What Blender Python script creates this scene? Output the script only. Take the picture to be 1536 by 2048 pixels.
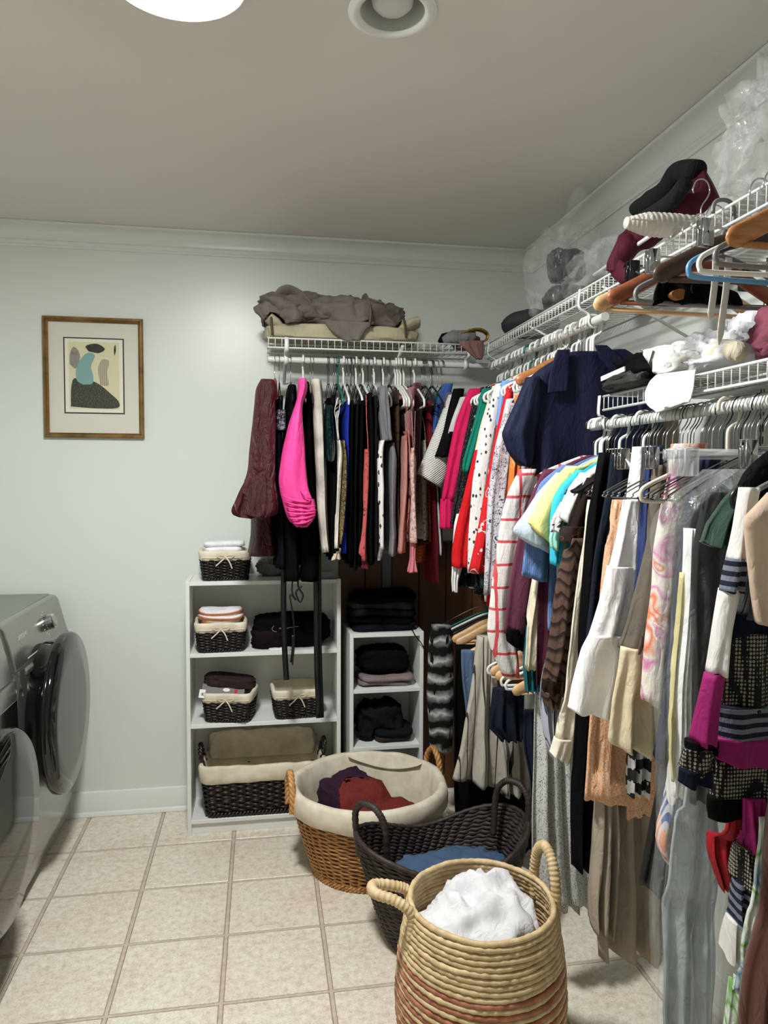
import bpy, math, random
import numpy as np
from math import sin, cos, pi, radians
for o in list(bpy.data.objects): bpy.data.objects.remove(o)
scn = bpy.context.scene
COL = scn.collection
rng = np.random.RandomState(7)
random.seed(7)

# ------------------------------------------------------------------ camera
F_PX, YAW, PITCH, ROLL, CAM_H = 1458.0, 0.1672, -0.0511, 0.0044, 1.4607
_cy, _sy, _cp, _sp = cos(YAW), sin(YAW), cos(PITCH), sin(PITCH)
FWD = np.array([_sy*_cp, _cy*_cp, _sp]); RGT = np.array([_cy, -_sy, 0.0]); UPV = np.cross(RGT, FWD)
RGT, UPV = cos(ROLL)*RGT + sin(ROLL)*UPV, -sin(ROLL)*RGT + cos(ROLL)*UPV
CAMP = np.array([0, 0, CAM_H])
import mathutils
cam_d = bpy.data.cameras.new('camera'); cam = bpy.data.objects.new('camera', cam_d); COL.objects.link(cam)
cam_d.sensor_fit = 'VERTICAL'; cam_d.sensor_height = 36.0; cam_d.lens = F_PX/2048*36.0
cam_d.clip_start = 0.05
mw = mathutils.Matrix.Identity(4)
for i in range(3):
    mw[i][0] = RGT[i]; mw[i][1] = UPV[i]; mw[i][2] = -FWD[i]; mw[i][3] = CAMP[i]
cam.matrix_world = mw
scn.camera = cam
# ------------------------------------------------------------------ world, view
wd = bpy.data.worlds.new('world'); scn.world = wd; wd.use_nodes = True
wd.node_tree.nodes['Background'].inputs[0].default_value = (0, 0, 0, 1)      # a closed room: only its lamp lights it
wd.node_tree.nodes['Background'].inputs[1].default_value = 0.0
scn.view_settings.view_transform = 'Standard'; scn.view_settings.look = 'None'
scn.view_settings.gamma = 1.0; scn.view_settings.use_curve_mapping = False
scn.view_settings.exposure = 0.15
LAMP_POWER = 290.0      # emission of the ceiling lamp diffuser

# pixel -> place: a pixel gives a direction, the plane it lies on gives the distance
def ray(px, py): return FWD + RGT*((px-768)/F_PX) - UPV*((py-1024)/F_PX)
def at_y(px, py, Y): v = ray(px, py); return CAMP + v*(Y/v[1])
def at_x(px, py, X): v = ray(px, py); return CAMP + v*(X/v[0])
def at_z(px, py, Z): v = ray(px, py); return CAMP + v*((Z-CAM_H)/v[2])

# ------------------------------------------------------------------ scene objects
def tag(o, label=None, cat=None, group=None, kind=None):
    if label: o['label'] = label
    if cat: o['category'] = cat
    if group: o['group'] = group
    if kind: o['kind'] = kind
    return o
def thing(name, label, cat, loc=(0, 0, 0), rotz=0.0, group=None, kind=None):
    o = bpy.data.objects.new(name, None); COL.objects.link(o)
    o.empty_display_size = 0.05
    o.location = loc; o.rotation_euler = (0, 0, rotz)
    return tag(o, label, cat, group, kind)
def mdata(name, VF, mat, smooth=True):
    V, F = VF
    me = bpy.data.meshes.new(name)
    me.from_pydata([tuple(map(float, v)) for v in V], [], [tuple(f) for f in F])
    if mat is not None:
        for m in (mat if isinstance(mat, (list, tuple)) else [mat]): me.materials.append(m)
    if smooth: me.polygons.foreach_set('use_smooth', [True]*len(me.polygons))
    me.update()
    return me
def absloc(o):
    l = np.array(o.location)
    while o.parent: o = o.parent; l = l + np.array(o.location)
    return l
SHAPE = {}                       # ring count and ring size of hanging cloth
class Cloth(tuple): pass
def put(name, VF, mat, parent=None, smooth=True, local=False, auto=None, label=None):
    """Link a mesh built in world coordinates (or in its parent's with local=True)."""
    V = np.asarray(VF[0], float)
    if parent is not None:
        off = np.zeros(3) if local else absloc(parent)
        V = V - off; loc = (0, 0, 0)
    else:
        lo, hi = V.min(0), V.max(0)
        loc = np.array([(lo[0]+hi[0])/2, (lo[1]+hi[1])/2, lo[2]])
        V = V - loc
    me = mdata(name, (V, VF[1]), mat, smooth)
    if auto and smooth:
        try: me.set_sharp_from_angle(angle=radians(auto))
        except Exception: pass
    o = bpy.data.objects.new(name, me); COL.objects.link(o)
    if hasattr(VF, 'grid'): SHAPE[o.name] = VF.grid
    o.location = loc
    if parent is not None: o.parent = parent
    if label: o['label'] = label
    return o
def copy_tree(o, parent=None):
    c = o.copy(); COL.objects.link(c)
    if parent is not None: c.parent = parent
    for ch in list(o.children): copy_tree(ch, c)
    return c

# ------------------------------------------------------------------ shapes
def join(parts):
    V = []; F = []; n = 0
    for v, f in parts:
        v = np.asarray(v, float); V.append(v); F += [tuple(i+n for i in q) for q in f]; n += len(v)
    return np.concatenate(V), F
def box(x0, x1, y0, y1, z0, z1, b=0.0):
    if b <= 0:
        V = np.array([(x, y, z) for z in (z0, z1) for y in (y0, y1) for x in (x0, x1)], float)
        return V, [(0,2,3,1),(4,5,7,6),(0,1,5,4),(2,6,7,3),(0,4,6,2),(1,3,7,5)]
    V = []; idx = {}
    lo = (x0, y0, z0); hi = (x1, y1, z1)
    for sx in (0, 1):
        for sy in (0, 1):
            for sz in (0, 1):
                c = [(hi if s else lo)[i] for i, s in enumerate((sx, sy, sz))]
                inn = [c[i] + (-b if s else b) for i, s in enumerate((sx, sy, sz))]
                for ax in range(3):
                    p = list(inn); p[ax] = c[ax]; idx[(sx, sy, sz, ax)] = len(V); V.append(p)
    F = []
    cs = [(0,0),(1,0),(1,1),(0,1)]
    for ax in range(3):
        o1, o2 = [(1,2),(2,0),(0,1)][ax]
        for s in (0, 1):
            q = []
            for a, c in cs:
                k = [0,0,0]; k[ax] = s; k[o1] = a; k[o2] = c; q.append(idx[(k[0],k[1],k[2],ax)])
            F.append(tuple(q if s else q[::-1]))
    for ax in range(3):           # edges along ax
        o1, o2 = [(1,2),(2,0),(0,1)][ax]
        for a in (0, 1):
            for c in (0, 1):
                def kk(e, w):
                    k = [0,0,0]; k[ax] = e; k[o1] = a; k[o2] = c; return idx[(k[0],k[1],k[2],w)]
                q = [kk(0,o1), kk(1,o1), kk(1,o2), kk(0,o2)]
                F.append(tuple(q if a == c else q[::-1]))
    for sx in (0, 1):
        for sy in (0, 1):
            for sz in (0, 1):
                q = [idx[(sx,sy,sz,i)] for i in range(3)]
                F.append(tuple(q if (sx+sy+sz) % 2 else q[::-1]))
    return np.array(V, float), F
def loft(S, cap0=True, cap1=True, closed=True):
    """S: (rows, n, 3) rings -> mesh."""
    S = np.asarray(S, float); R, N, _ = S.shape
    F = []
    M = N if closed else N-1
    for i in range(R-1):
        a = i*N; b = a+N
        for j in range(M):
            k = (j+1) % N
            F.append((a+j, a+k, b+k, b+j))
    if cap0: F.append(tuple(range(N-1, -1, -1)))
    if cap1: F.append(tuple((R-1)*N+j for j in range(N)))
    return S.reshape(-1, 3), F
def tube(P, r, sides=6, closed=False, flat=None, ref=None):
    """Sweep a circle (or a flat oval: flat=(a,b)) along points P; r scalar or per point."""
    P = np.asarray(P, float); n = len(P)
    if closed: T = np.roll(P, -1, 0) - np.roll(P, 1, 0)
    else: T = np.gradient(P, axis=0)
    T = T/(np.linalg.norm(T, axis=1)[:, None]+1e-12)
    u = np.array(ref if ref is not None else ((0, 0, 1) if abs(T[0][2]) < .9 else (1, 0, 0)), float)
    rr = np.broadcast_to(np.asarray(r, float), (n,))
    ang = np.linspace(0, 2*pi, sides, endpoint=False)
    a, b = flat if flat else (1, 1)
    S = np.zeros((n, sides, 3))
    for i in range(n):
        u = u - T[i]*(u@T[i]); u = u/(np.linalg.norm(u)+1e-12)
        v = np.cross(T[i], u)
        S[i] = P[i] + rr[i]*(np.cos(ang)[:, None]*u*a + np.sin(ang)[:, None]*v*b)
    if closed:
        N = sides; F = []
        for i in range(n):
            p = i*N; q = ((i+1) % n)*N
            for j in range(N):
                k = (j+1) % N; F.append((p+j, p+k, q+k, q+j))
        return S.reshape(-1, 3), F
    return loft(S)
def spline(pts, n):
    """Catmull-Rom through pts (any dimension), n samples."""
    P = np.asarray(pts, float); m = len(P)
    if m == 2: 
        t = np.linspace(0, 1, n)[:, None]; return P[0]*(1-t)+P[1]*t
    Q = np.vstack([2*P[0]-P[1], P, 2*P[-1]-P[-2]])
    t = np.linspace(0, m-1-1e-9, n); i = t.astype(int); f = (t-i)[:, None]
    p0, p1, p2, p3 = Q[i], Q[i+1], Q[i+2], Q[i+3]
    return .5*((2*p1)+(-p0+p2)*f+(2*p0-5*p1+4*p2-p3)*f*f+(-p0+3*p1-3*p2+p3)*f**3)
def lathe(prof, n=48, c=(0, 0), axis='z', cap0=True, cap1=True):
    prof = np.asarray(prof, float); a = np.linspace(0, 2*pi, n, endpoint=False)
    S = np.stack([np.stack([c[0]+r*np.cos(a), c[1]+r*np.sin(a), np.full(n, z)], 1) for r, z in prof])
    return loft(S, cap0, cap1)
def noise3(P, scale, seed=0, octs=3):
    """Cheap smooth pseudo-noise from random plane waves, about -1..1."""
    P = np.asarray(P, float); rs = np.random.RandomState(seed+11); out = np.zeros(P.shape[:-1]); amp = 1.0; tot = 0
    for o in range(octs):
        s = 0
        for k in range(5):
            d = rs.normal(size=3); d = d/np.linalg.norm(d)
            s = s + np.sin(P@d*scale*(2**o)*(0.7+.6*rs.rand()) + rs.rand()*6.28)
        out += amp*s/2.6; tot += amp; amp *= .5
    return out/tot
def rotz(V, a, c=(0, 0)):
    V = np.array(V, float); x = V[:, 0]-c[0]; y = V[:, 1]-c[1]
    V[:, 0] = c[0]+x*cos(a)-y*sin(a); V[:, 1] = c[1]+x*sin(a)+y*cos(a); return V
def lump(c, s, seed=0, amp=.18, nu=56, nv=32, power=.8, fold=12., flat_bottom=True, rz=0., fine=0.5):
    """A crumpled heap of cloth: a rounded block, size s, centred c, with ridged folds."""
    u = np.linspace(0, 2*pi, nu, endpoint=False); v = np.linspace(-pi/2+.05, pi/2-.05, nv)
    sg = lambda t: np.sign(t)*np.abs(t)**power
    U, W = np.meshgrid(u, v)
    D = np.stack([sg(np.cos(W))*sg(np.cos(U)), sg(np.cos(W))*sg(np.sin(U)), sg(np.sin(W))], -1)
    n1 = 1-2*np.abs(noise3(D*.5, fold*.6, seed, 2)); n2 = 1-2.2*np.abs(noise3(D*.5, fold*1.6, seed+3, 2)); n3 = 1-2.2*np.abs(noise3(D*.5, fold*3.6, seed+5, 1))
    k = 1 + amp*(n1+fine*n2+.22*n3)*(.35+.65*np.cos(W)**.5)
    P = D*k[..., None]*np.array(s)/2
    P[..., 2] += s[2]*amp*.35*(n2+.4*n3)*np.maximum(0, np.sin(W))
    if flat_bottom: P[..., 2] = np.maximum(P[..., 2], -s[2]/2)
    V, F = loft(P)
    return rotz(V, rz) + np.array(c), F
# ------------------------------------------------------------------ materials
def lin(c):
    """sRGB 0-255 -> linear"""
    o = []
    for v in c:
        v = v/255.0; o.append(v/12.92 if v <= .04045 else ((v+.055)/1.055)**2.4)
    return tuple(o)+(1.0,)
class N:
    """small helper for node trees"""
    def __init__(s, name):
        s.m = bpy.data.materials.new(name); s.m.use_nodes = True; s.t = s.m.node_tree
        s.b = s.t.nodes['Principled BSDF']; s.out = s.t.nodes['Material Output']
    def n(s, typ, **kw):
        nd = s.t.nodes.new(typ)
        for k, v in kw.items(): setattr(nd, k, v)
        return nd
    def l(s, a, b): s.t.links.new(a, b)
    def co(s, scale=(1, 1, 1), rot=(0, 0, 0), gen=False):
        tc = s.n('ShaderNodeTexCoord'); mp = s.n('ShaderNodeMapping')
        mp.inputs['Scale'].default_value = scale; mp.inputs['Rotation'].default_value = rot
        s.l(tc.outputs['Generated' if gen else 'Object'], mp.inputs[0]); return mp.outputs[0]
    def noise(s, v, scale, detail=3, rough=.5, dist=0):
        n = s.n('ShaderNodeTexNoise'); n.inputs['Scale'].default_value = scale; n.inputs['Detail'].default_value = detail
        n.inputs['Roughness'].default_value = rough; n.inputs['Distortion'].default_value = dist
        s.l(v, n.inputs['Vector']); return n.outputs['Fac']
    def noisec(s, v, scale, detail=2):
        n = s.n('ShaderNodeTexNoise'); n.inputs['Scale'].default_value = scale; n.inputs['Detail'].default_value = detail
        s.l(v, n.inputs['Vector']); return n.outputs['Color']
    def vor(s, v, scale, out='Distance', feature='F1', rnd=1.0):
        n = s.n('ShaderNodeTexVoronoi', feature=feature); n.inputs['Scale'].default_value = scale; n.inputs['Randomness'].default_value = rnd
        s.l(v, n.inputs['Vector']); return n.outputs[out]
    def wave(s, v, scale, axis='X', dist=0, dscale=1, prof='SIN', typ='BANDS'):
        n = s.n('ShaderNodeTexWave', wave_type=typ, wave_profile=prof)
        if typ == 'BANDS': n.bands_direction = axis
        n.inputs['Scale'].default_value = scale; n.inputs['Distortion'].default_value = dist; n.inputs['Detail Scale'].default_value = dscale
        s.l(v, n.inputs['Vector']); return n.outputs['Fac']
    def math(s, op, a, b=None, c=None):
        n = s.n('ShaderNodeMath', operation=op)
        for i, x in enumerate((a, b, c)):
            if x is None: continue
            if isinstance(x, (int, float)): n.inputs[i].default_value = x
            else: s.l(x, n.inputs[i])
        return n.outputs[0]
    def sep(s, v):
        n = s.n('ShaderNodeSeparateXYZ'); s.l(v, n.inputs[0]); return n.outputs
    def ramp(s, f, stops, interp='LINEAR'):
        n = s.n('ShaderNodeValToRGB'); cr = n.color_ramp; cr.interpolation = interp
        while len(cr.elements) < len(stops): cr.elements.new(.5)
        for e, (p, c) in zip(cr.elements, stops): e.position = p; e.color = lin(c) if len(c) == 3 else c
        s.l(f, n.inputs[0]); return n.outputs[0]
    def mix(s, f, a, b):
        n = s.n('ShaderNodeMix', data_type='RGBA')
        for i, x in ((0, f), (6, a), (7, b)):
            if isinstance(x, (int, float)): n.inputs[i].default_value = x
            elif isinstance(x, tuple): n.inputs[i].default_value = lin(x) if len(x) == 3 else x
            else: s.l(x, n.inputs[i])
        return n.outputs[2]
    def bump(s, h, strength=.3, dist=.002):
        n = s.n('ShaderNodeBump'); n.inputs['Strength'].default_value = strength; n.inputs['Distance'].default_value = dist
        s.l(h, n.inputs['Height']); s.l(n.outputs[0], s.b.inputs['Normal'])
    def set(s, **k):
        for a, v in k.items(): s.b.inputs[a.replace('_', ' ')].default_value = v
        return s
    def col(s, c):
        if isinstance(c, tuple): s.b.inputs['Base Color'].default_value = lin(c)
        else: s.l(c, s.b.inputs['Base Color'])
        return s
MATS = {}
def plain(name, c, rough=.6, metal=0., spec=.5, var=0., vs=30, bump=0., bs=300, coat=0.):
    if name in MATS: return MATS[name]
    k = N(name); k.set(Roughness=rough, Metallic=metal); k.b.inputs['Specular IOR Level'].default_value = spec
    if coat: k.b.inputs['Coat Weight'].default_value = coat; k.b.inputs['Coat Roughness'].default_value = .05
    v = k.co()
    if var > 0:
        f = k.noise(v, vs, 4)
        k.col(k.ramp(f, [(.25, tuple(max(0, x*(1-var)) for x in c)), (.75, tuple(min(255, x*(1+var)) for x in c))]))
    else: k.col(c)
    if bump > 0: k.bump(k.noise(v, bs, 3), bump, .002)
    MATS[name] = k.m; return k.m
def cloth(name, c, rough=.85, sheen=0., weave=900, var=.07, bump=.5, spec=.2):
    """woven fabric of one colour"""
    if name in MATS: return MATS[name]
    k = N(name); v = k.co()
    if max(c) < 40 and spec <= .25: spec = .06
    f = k.noise(v, 14, 4)
    k.col(k.ramp(f, [(.25, tuple(max(0, x*(1-var)) for x in c)), (.75, tuple(min(255, x*(1+var)) for x in c))]))
    k.set(Roughness=rough); k.b.inputs['Specular IOR Level'].default_value = spec
    k.b.inputs['Sheen Weight'].default_value = sheen
    cr = k.math('ABSOLUTE', k.math('SUBTRACT', k.noise(k.co((1, 1, .42)), 26, 3, .55, .8), .5))
    k.bump(k.math('ADD', k.math('MULTIPLY', k.noise(v, weave, 2), .10), k.math('MULTIPLY', cr, 3.0)), bump, .006)
    MATS[name] = k.m; return k.m
def pat(name, kind, a, b, s=1.0, rough=.85, c=None, d=None):
    """printed / patterned fabric"""
    if name in MATS: return MATS[name]
    k = N(name); v = k.co(); x, y, z = k.sep(v)
    k.set(Roughness=rough); k.b.inputs['Specular IOR Level'].default_value = .25
    bumph = k.noise(v, 500, 2)
    u = k.math('ADD', x, k.math('MULTIPLY', y, .25))
    def lines(co, per, w, soft=.02):
        fr = k.math('FRACT', k.math('ADD', k.math('DIVIDE', co, per), 50.13)); return k.math('LESS_THAN', k.math('ABSOLUTE', k.math('SUBTRACT', fr, .5)), w/2)
    if kind == 'plaid':
        wob = k.math('MULTIPLY', k.noise(v, 12, 2), .012)
        l1 = lines(k.math('ADD', u, wob), .062*s, .12); l2 = lines(k.math('ADD', z, wob), .062*s, .12)
        l3 = lines(u, .0103*s, .13); l4 = lines(z, .0103*s, .13)
        f = k.math('MAXIMUM', l1, l2); g = k.math('MULTIPLY', k.math('MAXIMUM', l3, l4), .28)
        col = k.mix(f, k.mix(g, a, c or b), b)
    elif kind == 'vstripe':
        col = k.mix(lines(k.math('ADD', u, k.math('MULTIPLY', k.noise(v, 9, 2), .004)), .03*s, .13), a, b)
    elif kind == 'pin':
        col = k.mix(lines(u, .008*s, .16), a, b)
    elif kind == 'hstripe':
        col = k.mix(lines(z, .03*s, .5), a, b)
    elif kind == 'speck':
        vv = k.vor(k.co((1, 1, .6)), 150/s); col = k.mix(k.math('LESS_THAN', vv, .27), a, b)
    elif kind == 'dots':
        vv = k.vor(k.co((1, 1, .62)), 36/s, rnd=.75); nn = k.noise(v, 190/s, 2)
        col = k.mix(k.math('LESS_THAN', k.math('ADD', vv, k.math('MULTIPLY', k.math('SUBTRACT', nn, .5), .35)), .25), a, b)
    elif kind == 'scribble':
        nn = k.noise(v, 34/s, 2, .6, 1.2); l = k.math('LESS_THAN', k.math('ABSOLUTE', k.math('SUBTRACT', nn, .5)), .014)
        gate = k.math('GREATER_THAN', k.noise(v, 22/s, 1), .44)
        n2 = k.noise(v, 120/s, 1, .5, 2.0); l2 = k.math('MULTIPLY', k.math('LESS_THAN', k.math('ABSOLUTE', k.math('SUBTRACT', n2, .5)), .05), k.math('GREATER_THAN', k.noise(v, 30/s, 1), .56))
        col = k.mix(k.math('MAXIMUM', k.math('MULTIPLY', l, gate), l2), a, b)
    elif kind == 'floral':
        wv = k.n('ShaderNodeVectorMath', operation='ADD'); sc = k.n('ShaderNodeVectorMath', operation='SCALE'); sc.inputs[3].default_value = .02*s
        k.l(k.noisec(v, 60/s), sc.inputs[0]); k.l(v, wv.inputs[0]); k.l(sc.outputs[0], wv.inputs[1])
        v2 = wv.outputs[0]; vv = k.vor(v2, 26/s)
        ring = k.math('LESS_THAN', k.math('ABSOLUTE', k.math('SUBTRACT', k.math('FRACT', k.math('MULTIPLY', vv, 5.0)), .5)), .13)
        gate = k.math('LESS_THAN', vv, .42)
        col = k.mix(k.math('MULTIPLY', ring, gate), a, b)
        if c: col = k.mix(k.math('LESS_THAN', vv, .12), col, c)
    elif kind == 'blob':
        nn = k.noise(v, 40/s, 2, .5, .8); col = k.mix(k.math('GREATER_THAN', nn, .57), a, b)
        if c: col = k.mix(k.math('GREATER_THAN', k.noise(v, 33/s, 2), .63), col, c)
    elif kind == 'swirl':
        nn = k.noise(v, 20/s, 3, .5, 2.5); w = k.math('FRACT', k.math('MULTIPLY', nn, 9.0)); col = k.mix(k.math('LESS_THAN', w, .38), a, b)
    elif kind == 'ikat':
        zz = k.math('ADD', k.math('MULTIPLY', z, 1.0), k.math('MULTIPLY', k.noise(v, 70, 2), .03))
        w = k.math('FRACT', k.math('ADD', k.math('MULTIPLY', zz, 24/s), k.math('MULTIPLY', k.math('FLOOR', k.math('MULTIPLY', u, 45/s)), .5)))
        col = k.mix(k.math('LESS_THAN', w, .5), a, b)
    elif kind == 'sequin':
        vc = k.vor(v, 330/s, 'Color'); f = k.sep(vc)[0]; col = k.ramp(f, [(.0, a), (.6, tuple((p+q)/2 for p, q in zip(a, b))), (1, b)])
        k.set(Metallic=.75, Roughness=.28); bumph = f
    elif kind == 'taffeta':
        col = k.mix(.5, a, b); k.b.inputs['Sheen Weight'].default_value = .12; k.b.inputs['Sheen Tint'].default_value = (1, .12, .18, 1)
        k.set(Roughness=.3); k.b.inputs['Specular IOR Level'].default_value = .5
    elif kind == 'fur':
        nn = k.noise(k.co((1, 1, .12)), 60, 4, .6); lo = k.noise(v, 9, 2)
        col = k.mix(nn, k.ramp(lo, [(.35, a), (.65, b)]), c or b); bumph = k.noise(k.co((1, 1, .05)), 260, 2)
    elif kind == 'furband':
        zz = k.math('ADD', z, k.math('MULTIPLY', k.noise(v, 16, 3), .075)); w = k.math('FRACT', k.math('MULTIPLY', zz, 1/(.075*s)))
        col = k.mix(k.math('GREATER_THAN', k.noise(k.co((1, 1, .3)), 24, 3), .62), k.ramp(w, [(0, a), (.30, a), (.50, tuple(t*.6 for t in b)), (.62, b), (.74, tuple(t*.75 for t in b)), (.95, a)]), a); bumph = k.noise(k.co((1, 1, .05)), 260, 2)
    elif kind == 'knit':
        w1 = k.math('SINE', k.math('MULTIPLY', z, 700/s)); w2 = k.math('SINE', k.math('MULTIPLY', u, 500/s)); h = k.math('MULTIPLY', w1, w2)
        col = k.mix(0., a, b); bumph = k.math('MULTIPLY', h, 6.0)
    elif kind == 'mesh':
        vv = k.vor(k.co((1, 1, .85)), 95/s, rnd=.12); col = k.mix(k.math('LESS_THAN', vv, .40), a, b)
    elif kind == 'lace':
        wv = k.math('FRACT', k.math('ADD', k.math('MULTIPLY', z, 26/s), k.math('MULTIPLY', k.math('ABSOLUTE', k.math('SINE', k.math('MULTIPLY', u, 90/s))), .5)))
        col = k.ramp(wv, [(0, a), (.16, a), (.2, b), (.7, b), (.98, a)]); bumph = wv
    elif kind == 'paint':
        nn = k.noise(v, 11/s, 2, .5, .6)
        col = k.ramp(nn, [(.26, d or a), (.36, a), (.44, a), (.50, b), (.56, a), (.62, c or b), (.68, a), (.75, (160, 190, 210))])
    elif kind == 'stain':
        nn = k.noise(v, 13/s, 3); col = k.ramp(nn, [(.45, a), (.62, b), (.75, c or b)])
    elif kind == 'rainbow':
        zz = k.math('SUBTRACT', z, k.math('MULTIPLY', k.math('ABSOLUTE', k.math('SUBTRACT', k.math('FRACT', k.math('MULTIPLY', u, 5.5)), .5)), -.22))
        w = k.math('FRACT', k.math('ADD', k.math('MULTIPLY', zz, 3.6), .35)); comb = lines(u, .0085, .5)
        colr = k.ramp(w, [(0, a), (.52, a), (.56, (196, 64, 70)), (.66, (222, 128, 96)), (.76, (226, 150, 110)), (.84, (60, 88, 150)), (.93, (50, 70, 130)), (.96, a)], 'CONSTANT')
        col = k.mix(comb, k.mix(.75, colr, a), colr)
    else: raise ValueError(kind)
    f = k.noise(v, 10, 3); col = k.mix(k.math('MULTIPLY', f, .16), col, tuple(t*.6 for t in a)) if isinstance(a, tuple) and len(a) == 3 else col
    cr = k.math('ABSOLUTE', k.math('SUBTRACT', k.noise(k.co((1, 1, .42)), 26, 3, .55, .8), .5))
    k.col(col); k.bump(k.math('ADD', k.math('MULTIPLY', bumph, .25), k.math('MULTIPLY', cr, 3.0)), 1. if kind == 'taffeta' else .5, .011 if kind == 'taffeta' else .006)
    MATS[name] = k.m; return k.m

# painted and hard surfaces
def wall_mat(name, c, rough, bump=.06):
    k = N(name); v = k.co(); f = k.noise(v, 3, 4)
    k.col(k.ramp(f, [(.2, tuple(x*.985 for x in c)), (.8, c)])); k.set(Roughness=rough)
    h = k.math('ADD', k.noise(v, 160, 3), k.math('MULTIPLY', k.noise(v, 14, 2), 1.2)); k.bump(h, bump, .002); return k.m
M_WALL = wall_mat('wall_paint', (222, 228, 222), .32)
M_CEIL = wall_mat('ceiling_paint', (228, 223, 215), .75)
M_TRIM = wall_mat('trim_paint', (228, 231, 226), .3, .03)
M_WIRE = plain('white_vinyl_wire', (226, 228, 224), .35)
M_WHITEP = plain('white_plastic', (232, 233, 228), .35)
M_CHROME = plain('chrome', (205, 205, 205), .2, 1.0)
M_STEEL = plain('steel_wire', (150, 150, 148), .3, 1.0)
M_BLACKP = plain('black_plastic', (16, 16, 18), .35)
M_GREYP = plain('grey_plastic', (118, 120, 120), .4)
def wood(name, c1, c2, scale=1., axis=(8, 90, 90), rough=.4):
    if name in MATS: return MATS[name]
    k = N(name); v = k.co(tuple(a*scale for a in axis)); n = k.noise(v, 1.2, 4, .6, .6)
    k.col(k.ramp(n, [(.3, c1), (.7, c2)])); k.set(Roughness=rough); k.bump(n, .1, .001); MATS[name] = k.m; return k.m
M_WOODH = wood('hanger_wood', (150, 92, 48), (186, 124, 74))
M_WOODP = wood('hanger_wood_pale', (196, 152, 104), (216, 178, 134))
M_WOODD = wood('hanger_wood_dark', (52, 34, 26), (70, 46, 34))
M_WOODR = wood('hanger_wood_red', (120, 62, 36), (150, 84, 50))
# ------------------------------------------------------------------ the room
XL, XR, YF, YB, ZC = -1.62, 1.2254, -1.3, 3.208, 2.467
def struct(name, VF, mat, smooth=False, **k):
    o = put(name, VF, mat, None, smooth, **k); o['kind'] = 'structure'; return o
T = .3048
GX, GY = -0.7241, 2.904
# floor: dark joints, a paler strip along the middle of each joint, one slab per tile
k = N('grout'); v = k.co(); k.col(k.ramp(k.noise(v, 60, 3), [(.3, (138, 122, 106)), (.7, (158, 143, 128))])).set(Roughness=.55); M_GROUT = k.m
k = N('vinyl_strip'); v = k.co(); k.col(k.ramp(k.noise(v, 60, 3), [(.3, (186, 172, 155)), (.7, (206, 193, 176))])).set(Roughness=.4); M_STRIP = k.m
k = N('vinyl_tile')
oi = k.n('ShaderNodeObjectInfo'); v0 = k.co(); va = k.n('ShaderNodeVectorMath', operation='MULTIPLY_ADD')
k.l(oi.outputs['Location'], va.inputs[0]); va.inputs[1].default_value = (1, 1, 1); k.l(v0, va.inputs[2]); v = va.outputs[0]
n1 = k.noise(v, 44, 6, .72); n2 = k.noise(v, 210, 4, .7); n3 = k.noise(v, 5, 3)
c1 = k.ramp(n1, [(.34, (184, 170, 150)), (.46, (216, 205, 186)), (.55, (230, 222, 206)), (.66, (242, 238, 226))])
c2 = k.mix(k.math('MULTIPLY', k.math('LESS_THAN', n2, .42), .5), c1, (120, 104, 88))
c3 = k.mix(.38, c2, k.ramp(n3, [(.35, (216, 198, 180)), (.5, (228, 218, 200)), (.65, (226, 226, 208))]))
k.col(c3); k.set(Roughness=.36); k.bump(k.math('ADD', n2, n1), .12, .001); M_TILE = k.m
floor = struct('floor', box(XL, XR, YF, YB, -.06, -.0025), M_GROUT)
tile_me = None
jg = .0072
i0 = math.floor((XL-GX)/T); i1 = math.ceil((XR-GX)/T); j0 = math.floor((YF-GY)/T); j1 = math.ceil((YB-GY)/T)
strip = []
for i in range(i0, i1):
    for j in range(j0, j1):
        x0 = max(GX+i*T+jg, XL); x1 = min(GX+(i+1)*T-jg, XR); y0 = max(GY+j*T+jg, YF); y1 = min(GY+(j+1)*T-jg, YB)
        if x1-x0 < .01 or y1-y0 < .01: continue
        cx, cy = (x0+x1)/2, (y0+y1)/2
        full = abs(x1-x0-(T-2*jg)) < 1e-4 and abs(y1-y0-(T-2*jg)) < 1e-4
        if full and tile_me is not None:
            me = tile_me
        else:
            me = mdata('tile', box(x0-cx, x1-cx, y0-cy, y1-cy, -.004, 0, .0018), M_TILE, False)
            if full: tile_me = me
        o = bpy.data.objects.new('tile', me); COL.objects.link(o); o.parent = floor
        o.location = np.array([cx, cy, 0]) - np.array(floor.location)
for i in range(i0, i1+1):
    x = GX+i*T
    if XL < x-.004 and x+.004 < XR: strip.append(box(x-.0048, x+.0048, YF, YB, -.004, -.0012))
for j in range(j0, j1+1):
    y = GY+j*T
    if YF < y-.004 and y+.004 < YB: strip.append(box(XL, XR, y-.0048, y+.0048, -.004, -.0013))
put('joint_strips', join(strip), M_STRIP, floor, False)
wall_back = struct('wall_back', box(XL-.1, XR+.1, YB, YB+.1, -.06, ZC+.05), M_WALL)
wall_right = struct('wall_right', box(XR, XR+.1, YF, YB, -.06, ZC+.05), M_WALL)
wall_left = struct('wall_left', box(XL-.1, XL, YF, YB, -.06, ZC+.05), M_WALL)
wall_front = struct('wall_front', box(XL-.1, XR+.1, YF-.1, YF, -.06, ZC+.05), M_WALL)
CANX, CANY, CANR = .286, 1.612, .072           # hole for the recessed light
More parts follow.
